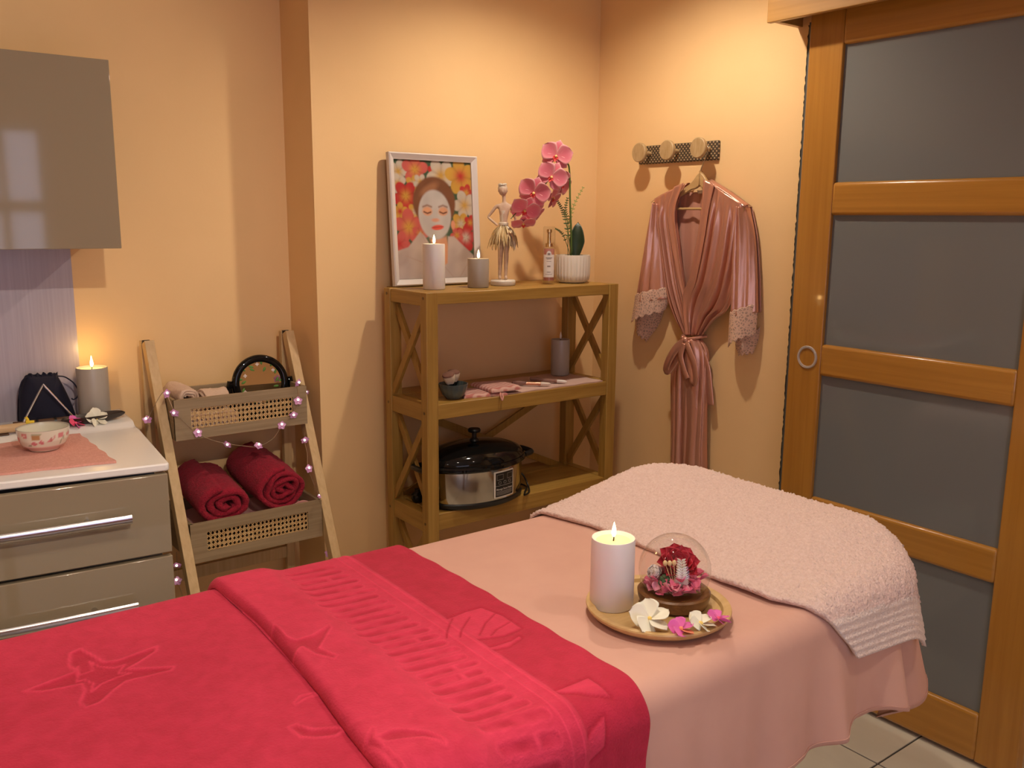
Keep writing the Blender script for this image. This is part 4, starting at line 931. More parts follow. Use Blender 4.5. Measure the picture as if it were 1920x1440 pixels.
frond([pc_+np.array([-0.005, 0.02, 0.088]), Q_(1064, 420, 0.03), Q_(1060, 395, 0.03), Q_(1064, 372, 0.03)], FERN)
ORC = P('orchid_pink', (0.78, 0.17, 0.26), 0.6, sheen=0.05, attr=('tint', (0.68, 0.075, 0.16), (0.88, 0.52, 0.50)))
LIP = P('orchid_lip', (0.75, 0.05, 0.04), 0.5); OYE = P('orchid_yellow', (0.85, 0.60, 0.22), 0.5)
def orchid(px_, py_, dy, nrm, roll, k):
    p_ = Q_(px_, py_, dy); R = frame_to(nrm)@rotz(roll)
    h = mk('orchid_flower', MB().ball((0, 0, 0.004), 0.0045*k, 10, 8, sz=1.4).xf(R, p_), OYE, orc)
    for ang, w_, l_, cu_ in ((0, 0.030, 0.040, 0.05), (2.15, 0.029, 0.038, 0.05), (-2.15, 0.029, 0.038, 0.05), (1.12, 0.052, 0.043, 0.15), (-1.12, 0.052, 0.043, 0.15)):
        wide = w_ > 0.04
        k_ = k*1.28; Tg, Bg = petal(w_*k_, l_*k_, cu_, 0.10, 9, 10, tip=0.70, th=0.0006, rnd=0.5)
        Tg = Tg+np.array([0, 0, 0.002 if wide else 0]); Bg = Bg+np.array([0, 0, 0.002 if wide else 0])
        Qm = R@rotz(ang)
        uu_ = np.abs(np.linspace(-1, 1, 9))[None, :]*np.ones((10, 1)); vv_ = np.linspace(0, 1, 10)[:, None]*np.ones((1, 9))
        tint = np.clip(np.maximum(uu_**4*0.8, vv_**7), 0, 1)*0.8+0.18*(1-vv_)+0.12
        mk('petal', MB().shell(put(Tg, Qm, p_), put(Bg, Qm, p_)), ORC, h, angle=180, attrs={'tint': np.concatenate([tint.ravel()]*2)})
    lp = MB()
    for ang, w_, l_ in ((pi, 0.013, 0.018), (pi+0.9, 0.010, 0.012), (pi-0.9, 0.010, 0.012)):
        Tg, Bg = petal(w_*k, l_*k, 0.9, 0.4, 5, 6); lp.shell(put(Tg, R@rotz(ang), p_+R@np.array([0, 0, 0.005])), put(Bg, R@rotz(ang), p_+R@np.array([0, 0, 0.005])))
    mk('lip', lp, LIP, h, angle=180)
orchid(1043, 293, -0.030, (-0.72, -0.68, -0.10), -0.25, 1.10)
orchid(1034, 332, -0.040, (-0.62, -0.78, -0.15), -0.5, 1.08)
orchid(1054, 345, 0.005, (0.25, -0.85, -0.40), -0.8, 0.95)
orchid(1001, 362, -0.040, (-0.75, -0.62, -0.20), -0.35, 1.12)
orchid(1036, 370, 0.000, (0.35, -0.8, -0.45), -0.7, 0.92)
orchid(984, 394, -0.042, (-0.45, -0.70, -0.55), -0.4, 1.05)
orchid(1004, 398, -0.005, (0.3, -0.75, -0.6), -0.6, 0.85)
orchid(981, 418, -0.040, (-0.2, -0.5, -0.85), 0.2, 0.85)

# ================================================================== middle shelf
ZM = 0.877
bb_ = on(849, 744, 2, ZM+0.004); bb_ = on(850, 740, 1, 2.375); bb_[2] = ZM
CEL = P('blue_grey_ceramic', (0.075, 0.105, 0.105), 0.25, coat=0.4)
flut = lambda a_, z_: 0.03*abs(math.sin(a_*8))
bw_ = mk('brush_bowl', MB().lathe([(0, 0), (0.022, 0), (0.026, 0.003), (0.038, 0.018), (0.045, 0.038), (0.0465, 0.050), (0.0445, 0.050), (0.042, 0.038), (0.034, 0.018), (0, 0.008)], bb_, 96, rib=flut), CEL, None, loc=bb_, angle=60)
tag(bw_, 'small dark blue-grey fluted bowl on the middle shelf', 'bowl')
BRB = P('brush_hair_cream', (0.72, 0.60, 0.45), 0.9, var=((0.60, 0.48, 0.34), (400, 400, 400), 2)); BRT = P('brush_hair_brown', (0.20, 0.09, 0.06), 0.9)
for (ox, oy, tl, lab_) in ((-0.014, -0.006, -0.35, 'left fluffy makeup brush standing in the dark bowl'), (0.012, 0.010, -0.05, 'right fluffy makeup brush standing in the dark bowl')):
    base = bb_+np.array([ox*0.5, oy, 0.026]); ax_ = np.array([math.sin(tl), -0.12, math.cos(tl)]); ax_ /= np.linalg.norm(ax_)
    t = thing('makeup_brush', lab_, 'brush', base, 'makeup brushes in the bowl')
    mk('ferrule', MB().lathe([(0, 0), (0.010, 0), (0.012, 0.018), (0.015, 0.032), (0.013, 0.034), (0, 0.034)], base, 20, ax=ax_), BLACK, t)
    mk('hair', MB().lathe([(0, 0.030), (0.0145, 0.031), (0.0185, 0.044), (0.0205, 0.056), (0.019, 0.060), (0, 0.062)], base, 28, ax=ax_, rib=lambda a_, z_: 0.04*math.sin(a_*23)), BRB, t)
    mk('hair_tips', MB().lathe([(0, 0.0615), (0.0188, 0.0597), (0.0205, 0.0585), (0.0185, 0.063), (0.012, 0.0665), (0, 0.068)], base, 28, ax=ax_, rib=lambda a_, z_: 0.04*math.sin(a_*23)), BRT, t)
PKC = P('pale_pink_cloth', (0.62, 0.42, 0.36), 0.9, bump=((220, 220, 220), 0.4, 0.002))
q = [on(958, 738, 2, ZM), on(1134, 716, 2, ZM), on(1050, 692, 2, ZM), on(925, 712, 2, ZM)]
A, B_ = quadgrid((1.735, 2.325), (2.165, 2.328), (2.170, 2.545), (1.760, 2.545), 60, 40)
e_ = 0.003*np.sin(A*55)+0.002*np.sin(B_*80)
o = cloth_slab('face_cloth', PKC, A+0.003*np.sin(B_*60), B_+e_, ZM, 0.004, 0.0012, loc=(1.95, 2.43, ZM))
tag(o, 'flat pale pink cloth under the brushes on the middle shelf', 'cloth')
STR = bpy.data.materials.new('striped_terry'); STR = P('striped_terry', (0.6, 0.2, 0.15), 0.95, sheen=0.3, attr=('stripe', (0.50, 0.165, 0.135), (0.66, 0.40, 0.33)), bump=((220, 220, 220), 0.5, 0.003))
stt = thing('striped_towel', 'coral and cream striped hand towel folded on the middle shelf', 'towel', (1.70, 2.38, ZM))
def fold_layer(p, z, th, seed, amp):
    A, B_ = quadgrid(*p, 90, 60); d1 = A*0.8+B_*0.6
    s_ = 0.5+0.5*np.tanh(3*np.sin(2*pi*(B_+0.004*np.sin(A*130))/0.019))
    u = np.linspace(0, 1, 90)[None, :]; v = np.linspace(0, 1, 60)[:, None]
    rim = np.sqrt(np.clip(np.minimum(np.minimum(u, 1-u)*12, np.minimum(v, 1-v)*12), 0, 1))
    zt = z+th*(0.35+0.65*rim)+amp*vnoise(A, B_, 45, seed)
    Tg = np.stack([A, B_, zt], -1); Bg = np.stack([A, B_, z+0*A+0.0003], -1)
    mk('towel_layer', MB().shell(Tg, Bg), STR, stt, angle=70, attrs={'stripe': np.concatenate([s_.ravel()]*2)})
fold_layer([(1.585, 2.350), (1.735, 2.316), (1.775, 2.43), (1.620, 2.455)], ZM, 0.012, 3, 0.001)
fold_layer([(1.675, 2.322), (1.795, 2.318), (1.800, 2.440), (1.690, 2.47)], ZM+0.0132, 0.014, 4, 0.0015)
mk('hanging_loop', MB().tube(spline([(1.708, 2.320, ZM+0.010), (1.700, 2.308, ZM+0.004), (1.702, 2.303, ZM-0.010), (1.708, 2.305, ZM-0.002), (1.712, 2.318, ZM+0.008)], 24), 0.0028, 8), CORALT, stt)
CLB = P('clear_brush_handle', (0.42, 0.24, 0.19), 0.15, trans=0.3); RG = P('rose_gold', (0.70, 0.38, 0.26), 0.25, 1.0); CRM = P('cream_handle', (0.74, 0.60, 0.50), 0.35)
def lying_brush(label, p, q_, mats):
    p, q_ = np.array(p), np.array(q_); t = thing('facial_brush', label, 'brush', (p+q_)/2, 'facial brushes on the pink cloth')
    L_ = np.linalg.norm(q_-p); ax_ = (q_-p)/L_
    mk('bristles', MB().lathe([(0, 0), (0.008, 0.004), (0.0095, 0.02), (0.006, 0.05), (0.0055, 0.052), (0, 0.052)], p, 16, ax=ax_, sx=1.3, sy=0.7), mats[0], t)
    mk('ferrule', MB().lathe([(0.0052, 0.050), (0.0062, 0.051), (0.0062, L_*0.68), (0.0075, L_*0.69), (0.0075, L_*0.74), (0.006, L_*0.75)], p, 16, ax=ax_), mats[1], t)
    mk('handle', MB().lathe([(0.0058, L_*0.75), (0.0066, L_*0.80), (0.0052, L_*0.96), (0.002, L_), (0, L_)], p, 16, ax=ax_), mats[2], t)
lying_brush('rose-gold banded facial brush lying on the pink cloth', (1.832, 2.425, ZM+0.015), (1.936, 2.338, ZM+0.0135), (CLB, RG, CRM))
lying_brush('slim facial brush with white handle end on the pink cloth', (1.935, 2.455, ZM+0.0145), (2.012, 2.342, ZM+0.0125), (CLB, CLB, P('white_handle', (0.78, 0.72, 0.66), 0.35)))
candle('unlit grey pillar candle at the back of the middle shelf', 2.118, 2.505, ZM+0.0058, 0.0345, 0.132, WAXG, lit=False)

# ================================================================== stone heater on the lower shelf
ZL = 0.520
hx_, hy_ = 1.652, 2.390
A_, B2 = 0.186, 0.122
ht = thing('stone_heater', 'oval steel massage stone heater with black lid on the lower shelf', 'heater', (hx_, hy_, ZL))
def oval(prof, mat, name, parent=ht, ee=1.0, **k): return mk(name, MB().lathe([(r_, z_) for r_, z_ in prof], (hx_, hy_, ZL), 72, A_, B2), mat, parent, **k)
oval([(0, 0.0), (0.90, 0.0), (0.955, 0.006), (0.975, 0.018), (0.96, 0.022), (0, 0.022)], BLACK, 'base')
oval([(0.94, 0.018), (0.955, 0.021), (0.965, 0.126), (0.94, 0.128)], STEEL, 'steel_body', angle=50)
oval([(0.94, 0.125), (1.00, 0.125), (1.045, 0.131), (1.05, 0.139), (1.02, 0.145), (0.94, 0.145)], BLACKG, 'rim')
lidp = [(1.0, 0.145), (1.005, 0.150)]+[(0.98*math.cos(t), 0.152+0.050*math.sin(t)) for t in np.linspace(0.1, pi/2-0.001, 16)]; lidp[-1] = (0, lidp[-1][1])
lid = oval(lidp, BLACKG, 'lid', angle=60)
mk('lid_knob', MB().lathe([(0.017, 0.199), (0.014, 0.206), (0.008, 0.210), (0.008, 0.226), (0.020, 0.230), (0.022, 0.236), (0.019, 0.241), (0, 0.242)], (hx_, hy_, ZL+0.001), 28), BLACK, lid)
for s_ in (-1, 1):
    xh = hx_+s_*A_*1.03
    mk('side_handle', MB().tube(spline([(xh-s_*0.012, hy_-0.045, ZL+0.135), (xh+s_*0.024, hy_-0.036, ZL+0.137), (xh+s_*0.030, hy_, ZL+0.138), (xh+s_*0.024, hy_+0.036, ZL+0.137), (xh-s_*0.012, hy_+0.045, ZL+0.135)], 24), 0.009, 10), BLACK, ht)
# control plate bent on the steel
pa0, pa1 = -pi/2-0.02, -pi/2+0.48
def opt(t, k, z): return (hx_+A_*k*math.cos(t), hy_+B2*k*math.sin(t), ZL+z)
def plate(t0, t1, z0, z1, k, rr=0.0): return np.array([[opt(t, k, z) for t in np.linspace(t0, t1, 16)] for z in np.linspace(z0, z1, 6)])
cpl = mk('control_panel', MB().shell(plate(pa0, pa1, 0.028, 0.118, 0.985), plate(pa0, pa1, 0.028, 0.118, 0.955)), P('panel_silver_edge', (0.82, 0.78, 0.72), 0.35), ht, bevel=0.003, angle=60)
mk('panel_face', MB().grid(plate(pa0+0.030, pa1-0.030, 0.0325, 0.1135, 0.9875)), P('panel_black', (0.012, 0.012, 0.013), 0.35), cpl, angle=60)
PRN = P('panel_print', (0.42, 0.40, 0.38), 0.5); pp = MB()
def arcbox(t0, t1, z0, z1, w=0.0009):
    for a0, a1, b0, b1 in ((t0, t1, z0, z0+w), (t0, t1, z1-w, z1), (t0, t0+w*5, z0, z1), (t1-w*5, t1, z0, z1)):
        pp.grid(np.array([[opt(t, 0.9895, z) for t in np.linspace(a0, a1, 6)] for z in (b0, b1)]))
arcbox(pa0+0.06, pa0+0.21, 0.089, 0.107); arcbox(pa1-0.19, pa1-0.05, 0.089, 0.107)
arcbox(pa0+0.03, pa1-0.03, 0.0685, 0.0698, 0.0006)
for fx_ in (0.25, 0.5, 0.75):
    tcn = pa0+(pa1-pa0)*fx_
    ring = [opt(tcn+0.030*math.cos(q), 0.9895, 0.0790+0.0050*math.sin(q)) for q in np.linspace(0, 2*pi, 18)[:-1]]; pp.tube(ring, 0.0004, 4, True)
for z_ in (0.0495, 0.0465, 0.0435, 0.0405, 0.0375): pp.grid(np.array([[opt(t, 0.9895, z) for t in np.linspace(pa0+0.05, pa1-0.06-0.03*(z_ < 0.038), 8)] for z in (z_, z_+0.0009)]))
mk('panel_marks', pp, PRN, cpl)
def text_mesh(txt, height):
    cu_ = bpy.data.curves.new('txt', 'FONT'); cu_.body = txt; cu_.size = height; cu_.align_x = 'CENTER'; cu_.offset = height*0.015
    ob = bpy.data.objects.new('txt', cu_); C.objects.link(ob); dg = bpy.context.evaluated_depsgraph_get(); dg.update()
    me_ = bpy.data.meshes.new_from_object(ob.evaluated_get(dg)); bpy.data.objects.remove(ob)
    v_ = [tuple(p.co) for p in me_.vertices]; f_ = [tuple(p.vertices) for p in me_.polygons]; bpy.data.meshes.remove(me_); return v_, f_
v_, f_ = text_mesh('Massage Stone Heater', 0.0088)
tm = MB(); wtx = max(p[0] for p in v_)-min(p[0] for p in v_); tmid = (pa0+pa1)/2; span = (pa1-pa0)*0.80
tm.add([opt(tmid+p[0]/wtx*span, 0.9898, 0.0545+p[1]) for p in v_], f_)
mk('panel_lettering', tm, P('panel_lettering', (0.6, 0.58, 0.56), 0.5), cpl, smooth=False)
cord = spline([(hx_+0.165, hy_+0.02, ZL+0.070), (hx_+0.195, hy_-0.01, ZL+0.055), (hx_+0.205, hy_-0.03, ZL+0.020), (hx_+0.185, hy_-0.065, ZL+0.006), (hx_+0.150, hy_-0.085, ZL+0.005), (hx_+0.175, hy_-0.055, ZL+0.005), (hx_+0.215, hy_-0.01, ZL+0.006), (hx_+0.21, hy_+0.06, ZL+0.006)], 50)
mk('power_cord', MB().tube(cord, 0.0032, 8), BLACK, ht)
jc = np.array([1.474, 2.462, ZL]); jr = 0.021
jj = mk('round_black_jar', MB().lathe([(0, 0), (0.013, 0), (0.019, 0.006), (0.0225, 0.016), (0.021, 0.028), (0.013, 0.036), (0.011, 0.040), (0.011, 0.047), (0, 0.048)], jc, 28), BLACKG, None, loc=jc)
tag(jj, 'small glossy black round jar behind the left shelf brace', 'jar')

# ================================================================== hook board, hanger and robe
def WR(px_, py_, x=2.36): return on(px_, py_, 0, x)
y0h, y1h = on(1199, 288, 0, 2.385)[1], on(1348, 278, 0, 2.385)[1]
zh0, zh1 = 1.648, 1.712
hk = thing('hook_board', 'patterned wall hook board with three round wooden knobs', 'hook rail', (XW, (y0h+y1h)/2, zh0))
HB = P('hook_board_base', (0.50, 0.34, 0.17), 0.6)
nt = HB.node_tree; N = nt.nodes; L = nt.links
tcn_ = N.new('ShaderNodeTexCoord'); mp_ = N.new('ShaderNodeMapping'); mp_.inputs['Scale'].default_value = (1, 95, 95); mp_.inputs['Rotation'].default_value = (pi/4, 0, 0)
ck = N.new('ShaderNodeTexChecker'); ck.inputs['Scale'].default_value = 1.0; ck.inputs[1].default_value = (0.55, 0.40, 0.22, 1); ck.inputs[2].default_value = (0.035, 0.022, 0.012, 1)
L.new(tcn_.outputs['Object'], mp_.inputs[0])
vx = N.new('ShaderNodeTexVoronoi'); vx.inputs['Scale'].default_value = 1.0; vx.inputs['Randomness'].default_value = 0.0; L.new(mp_.outputs[0], vx.inputs['Vector'])
rp_ = N.new('ShaderNodeValToRGB'); rp_.color_ramp.elements[0].position = 0.28; rp_.color_ramp.elements[1].position = 0.36
rp_.color_ramp.elements[0].color = (0.52, 0.37, 0.20, 1); rp_.color_ramp.elements[1].color = (0.06, 0.038, 0.02, 1)
vx.distance = 'MANHATTAN'
L.new(vx.outputs['Distance'], rp_.inputs[0]); L.new(rp_.outputs[0], N['Principled BSDF'].inputs['Base Color'])
mk('board', MB().box((2.381, y1h, zh0), (XW, y0h, zh1)), HB, hk, bevel=0.004, seg=2)
KN = wood('knob_end_grain', (0.47, 0.32, 0.16), (0.38, 0.24, 0.10), 'z', 0.55, 0, 160, 30)
knobs = [(1197.5, 286), (1249.5, 281.5), (1308, 277)]
for kx_, ky_ in knobs:
    kc = WR(kx_, ky_, 2.322); kn = mk('peg', MB().tube([(2.326, kc[1], kc[2]-0.001), (2.383, kc[1], kc[2]-0.001)], 0.007, 12), KN, hk)
    mk('knob', MB().lathe([(0, 0), (0.030, 0), (0.0335, 0.0025), (0.0335, 0.0115), (0.031, 0.014), (0, 0.014)], (0, 0, 0), 36).xf(frame_to((-1, 0, 0)), (2.334, kc[1], kc[2])), KN, kn)
k3 = WR(1308, 277, 2.322)
hg_ = thing('clothes_hanger', 'wooden clothes hanger with steel hook hanging from the right knob', 'hanger', (2.350, k3[1]-0.02, k3[2]-0.1))
hc_ = WR(1314, 337, 2.352); HW = wood('hanger_wood', (0.55, 0.36, 0.16), (0.47, 0.29, 0.12), 'y', 0.45)
sL, sR = WR(1232, 384, 2.352), WR(1397, 390, 2.352)
def hanger_arm(e):
    s = spline([hc_+[0, 0, 0.004], hc_+(e-hc_)*0.22+[0, 0, -0.006], hc_+(e-hc_)*0.6+[0, 0, -0.008], e+[0, 0, -0.006]], 14)
    w_ = np.linspace(0.013, 0.008, 14); h_ = np.interp(np.linspace(0, 1, 14), [0, 0.12, 0.3, 1], [0.044, 0.044, 0.024, 0.012]); rows = []
    for p, a_, b2_ in zip(s, w_, h_): rows.append([p+[-a_/2, 0, -b2_/2], p+[-a_/2, 0, b2_/2], p+[a_/2, 0, b2_/2], p+[a_/2, 0, -b2_/2]])
    m_ = MB().grid(np.array(rows), cu=True); m_.f += [(0, 1, 2, 3), tuple(range(52, 56))[::-1]]
    return m_
for e in (sL, sR): mk('hanger_arm', hanger_arm(e), HW, hg_, bevel=0.003)
hk_ = [hc_+[0, 0, 0.010], hc_+[0, 0, 0.032], hc_+[0, -0.006, 0.045]]+[np.array([2.352, k3[1]+0.016*math.cos(t), k3[2]+0.0+0.018*math.sin(t)-0.0]) for t in np.linspace(-0.9, pi*0.95, 12)]
kp = np.array([2.356, k3[1], k3[2]])
hk_ = [hc_+np.array([0, 0, 0.008]), hc_+np.array([0, 0.0, 0.036])]+[np.array([2.354, k3[1]-0.004+0.0155*math.cos(t)*-1, k3[2]-0.006+0.0155*math.sin(t)]) for t in np.linspace(-0.7, pi*0.98, 12)]
mk('steel_hook', MB().tube(spline(hk_, 50), 0.0016, 8), CHROME, hg_)
b0_, b1_ = WR(1262, 390, 2.352), WR(1345, 392, 2.352)
mk('trouser_bar', MB().tube([WR(1250, 391.5, 2.352), WR(1360, 391.5, 2.352)], 0.0042, 12), HW, hg_)

rb = thing('satin_robe', 'dusty-rose satin robe with lace cuffs and tied belt hanging on the wall', 'robe', WR(1290, 880, 2.37))
def chain(pts, v):
    p = np.array(pts, float); s_ = np.concatenate([[0], np.cumsum(np.hypot(*np.diff(p, axis=0).T))]); s_ /= s_[-1]
    sp = spline(pts, 80); s2 = np.concatenate([[0], np.cumsum(np.hypot(*np.diff(sp, axis=0).T))]); s2 /= s2[-1]
    return np.stack([np.interp(v, s2, sp[:, 0]), np.interp(v, s2, sp[:, 1])], -1)
def panel(name, left, right, depth, n=50, m=60, mat=None, parent=None, th=0.0022, attrs=None, byrow=False):
    """cloth between two outlines given on the photo; depth(u, v) = how far it stands off the wall"""
    v = np.linspace(0, 1, m); Lc, Rc = chain(left, v), chain(right, v)
    u = np.linspace(0, 1, n)[None, :]; vv = v[:, None]
    X = Lc[:, None, 0]*(1-u)+Rc[:, None, 0]*u; Y = Lc[:, None, 1]*(1-u)+Rc[:, None, 1]*u
    D = depth(u+0*vv, vv+0*u)
    G = np.zeros((m, n, 3))
    for i in range(m):
        for j in range(n):
            G[i, j] = on(X[i, j], Y[i, j], 0, 2.358); G[i, j, 0] = XW-D[i, j]
    Bk = G+np.array([th, 0, 0])
    return mk(name, MB().shell(G[:, ::-1], Bk[:, ::-1]), mat or SATIN, parent or rb, angle=180, attrs=attrs)
pleat = lambda u, v, k, a_, ph: a_*(0.9*np.abs(np.sin(pi*u*k*1.3+ph+0.6*v))**0.8*2-0.9+0.5*np.sin(2*pi*u*k*1.9+ph*2+v*2.5))
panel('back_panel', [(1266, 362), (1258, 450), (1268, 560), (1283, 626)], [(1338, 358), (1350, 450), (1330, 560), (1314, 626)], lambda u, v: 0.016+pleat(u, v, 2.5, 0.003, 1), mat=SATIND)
lf = panel('front_panel', [(1225, 377), (1238, 450), (1249, 545), (1264, 592), (1284, 629)], [(1290, 344), (1273, 395), (1276, 450), (1284, 520), (1291, 565), (1298, 629)],
      lambda u, v: 0.046+0.012*np.sin(pi*np.clip(u*1.05, 0, 1))*(1-v)+pleat(u, v, 3.2, 0.010*smooth(v/0.3+0.15), 0.4)-0.012*smooth(v)-0.02*(1-smooth(u/0.12))*(1-v), 70, 80)
rf = panel('front_panel', [(1334, 338), (1328, 395), (1318, 450), (1302, 520), (1288, 560), (1293, 629)], [(1402, 385), (1398, 450), (1386, 520), (1368, 577), (1341, 600), (1319, 629)],
      lambda u, v: 0.052+0.012*np.sin(pi*u)*(1-v)+pleat(u, v, 3.6, 0.010*smooth(v/0.3+0.1), 2.2)-0.014*smooth(v)-0.02*(smooth((u-0.88)/0.12))*(1-v), 80, 80)
panel('lapel_band', [(1274, 351), (1262, 395), (1266, 450), (1277, 520), (1286, 565), (1293, 629)], [(1292, 343), (1275, 395), (1278, 450), (1286, 520), (1293, 565), (1299, 629)], lambda u, v: 0.060+0.006*np.sin(pi*u)+0.004*np.sin(2*pi*u+1)-0.016*smooth(v), 14, 70, parent=lf)
panel('lapel_band', [(1331, 337), (1326, 395), (1316, 450), (1300, 520), (1286, 560), (1290, 629)], [(1351, 347), (1340, 395), (1330, 450), (1314, 520), (1298, 575), (1300, 629)], lambda u, v: 0.064+0.006*np.sin(pi*u)+0.004*np.sin(2*pi*u+1)-0.016*smooth(v), 16, 70, parent=rf)
LACE = P('lace', (0.74, 0.50, 0.38), 0.8)
nt = LACE.node_tree; N = nt.nodes; L = nt.links
tcn_ = N.new('ShaderNodeTexCoord'); vo = N.new('ShaderNodeTexVoronoi'); vo.feature = 'DISTANCE_TO_EDGE'; vo.inputs['Scale'].default_value = 110
L.new(tcn_.outputs['Object'], vo.inputs['Vector']); rp_ = N.new('ShaderNodeMapRange'); rp_.inputs[1].default_value = 0.10; rp_.inputs[2].default_value = 0.22; rp_.inputs[3].default_value = 1; rp_.inputs[4].default_value = 0.45
L.new(vo.outputs['Distance'], rp_.inputs[0]); L.new(rp_.outputs[0], N['Principled BSDF'].inputs['Alpha'])
def sleeve(left, right, d0, bulge, ph):
    f = lambda u, v: d0+bulge*np.sin(pi*u)**0.7*(0.7+0.3*v)+pleat(u, v, 2.2, 0.004+0.004*v.mean(), ph)
    s_ = panel('sleeve', left, right, f, 44, 60)
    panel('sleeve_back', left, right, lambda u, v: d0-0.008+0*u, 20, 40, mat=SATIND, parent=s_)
    return s_
slL = sleeve([(1226, 379), (1213, 440), (1200, 510), (1189, 568)], [(1243, 383), (1245, 440), (1250, 510), (1256, 560)], 0.022, 0.052, 0.5)
slR = sleeve([(1383, 386), (1374, 440), (1370, 510), (1369, 596)], [(1402, 388), (1412, 440), (1417, 510), (1419, 586)], 0.022, 0.050, 2.0)
def lace(left, right, f, parent, sc=6):
    sca = lambda v: 0
    m, n = 26, 70; v = np.linspace(0, 1, m); Lc, Rc = chain(left, v), chain(right, v); u = np.linspace(0, 1, n)
    G = np.zeros((m, n, 3))
    for i in range(m):
        for j in range(n):
            x = Lc[i, 0]*(1-u[j])+Rc[i, 0]*u[j]; y = Lc[i, 1]*(1-u[j])+Rc[i, 1]*u[j]
            y += 5*abs(math.sin(u[j]*pi*sc))*max(0, (v[i]-0.5)*2)-3*abs(math.sin(u[j]*pi*sc*0.8+0.6))*max(0, 1-v[i]*3)
            G[i, j] = on(x, y, 0, 2.358); G[i, j, 0] = XW-f(u[j], v[i])
    mk('lace_cuff', MB().shell(G[:, ::-1], (G+[0.0008, 0, 0])[:, ::-1]), LACE, parent, angle=180)
lace([(1191, 556), (1187, 580), (1183, 603)], [(1256, 540), (1252, 562), (1246, 580)], lambda u, v: 0.026+0.052*math.sin(pi*u)**0.7+0.003, slL)
lace([(1184, 588), (1184, 606), (1186, 618)], [(1236, 582), (1224, 612), (1203, 640)], lambda u, v: 0.016+0.008*math.sin(u*5), slL, 4)
lace([(1369, 592), (1367, 625), (1366, 648)], [(1418, 572), (1417, 600), (1415, 624)], lambda u, v: 0.026+0.050*math.sin(pi*u)**0.7+0.003, slR)
lace([(1372, 640), (1374, 655), (1378, 664)], [(1416, 616), (1412, 640), (1404, 660)], lambda u, v: 0.018+0.008*math.sin(u*5), slR, 4)
panel('skirt', [(1285, 634), (1266, 660), (1257, 700), (1256, 800), (1254, 890), (1252, 1020)], [(1313, 634), (1327, 660), (1325, 710), (1322, 800), (1321, 890), (1322, 1020)],
      lambda u, v: 0.022+0.030*np.sin(pi*u)**0.6+pleat(u, v, 2.6, 0.010, 1.1), 70, 70)
panel('skirt_overlap', [(1294, 634), (1288, 680), (1286, 740), (1285, 820), (1286, 890), (1288, 1020)], [(1314, 634), (1323, 665), (1321, 740), (1320, 800), (1319, 890), (1320, 1020)],
      lambda u, v: 0.048+0.014*np.sin(pi*u)**0.6+pleat(u, v, 0.8, 0.006, 0.3)+0.004*np.sin(v*9+u*3), 50, 70)
def wr_path(pts, d): return np.array([[XW-dd, *on(x, y, 0, 2.358)[1:]] for (x, y), dd in zip(pts, d)])
bl = mk('belt', MB().tube(spline(wr_path([(1279, 632), (1288, 629), (1300, 634), (1312, 633), (1320, 631)], [0.020, 0.056, 0.066, 0.056, 0.022]), 30), 0.0062, 10, flat=0.9), SATIN, rb)
mk('belt_knot', MB().ball(wr_path([(1299, 636)], [0.072])[0], 0.0105, 14, 10, sz=1.1).ball(wr_path([(1293, 632)], [0.070])[0], 0.007, 10, 8).ball(wr_path([(1305, 640)], [0.070])[0], 0.007, 10, 8), SATIN, bl)
def ribbon(pts, d, w, name='belt_loop'):
    c_ = spline(wr_path(pts, d), 40); tq = np.gradient(c_, axis=0); tq /= np.linalg.norm(tq, axis=1)[:, None]
    sd = np.cross(tq, np.array([1.0, 0, 0])); sd /= (np.linalg.norm(sd, axis=1)[:, None]+1e-9)
    uu_ = np.linspace(-1, 1, 9); G = np.stack([c_+sd*w/2*q+np.array([-0.004*(1-q*q), 0, 0]) for q in uu_], 1)
    mk(name, MB().shell(G, G+[0.0015, 0, 0]), SATIN, bl, angle=180)
ribbon([(1298, 638), (1283, 652), (1268, 674), (1260, 692), (1266, 690), (1280, 668), (1296, 642)], [0.074, 0.078, 0.074, 0.066, 0.064, 0.064, 0.066], 0.030)
ribbon([(1300, 640), (1310, 660), (1318, 685), (1317, 712), (1310, 714), (1304, 690), (1299, 645)], [0.074, 0.078, 0.076, 0.072, 0.068, 0.066, 0.066], 0.024)
ribbon([(1304, 640), (1318, 660), (1326, 690), (1329, 730), (1331, 760)], [0.058, 0.044, 0.036, 0.032, 0.030], 0.026, 'belt_tail')
ribbon([(1297, 642), (1292, 665), (1296, 690), (1302, 708)], [0.076, 0.078, 0.074, 0.072], 0.022, 'belt_tail')
panel('neck_label', [(1302, 357), (1304, 363)], [(1325, 355), (1321, 362)], lambda u, v: 0.0215+0*u, 6, 4, mat=P('label_white', (0.8, 0.74, 0.68), 0.6), th=0.0006)
def shoulder(a, b, da):
    G = []
    for t in np.linspace(0, 1, 24):
        p = on(a[0]+(b[0]-a[0])*t, a[1]+(b[1]-a[1])*t-1.5*math.sin(pi*t), 0, 2.358); row = []
        for q in np.linspace(0, 1, 9): row.append((XW-da*(1-q)-0.012*q, p[1], p[2]-0.002+0.007*math.sin(pi*min(1, q*1.15))))
        G.append(row)
    G = np.array(G); mk('shoulder', MB().shell(G, G-np.array([0, 0, 0.0015])), SATIN, rb, angle=180)
shoulder((1225, 378), (1290, 345), 0.046); shoulder((1334, 339), (1402, 386), 0.052)

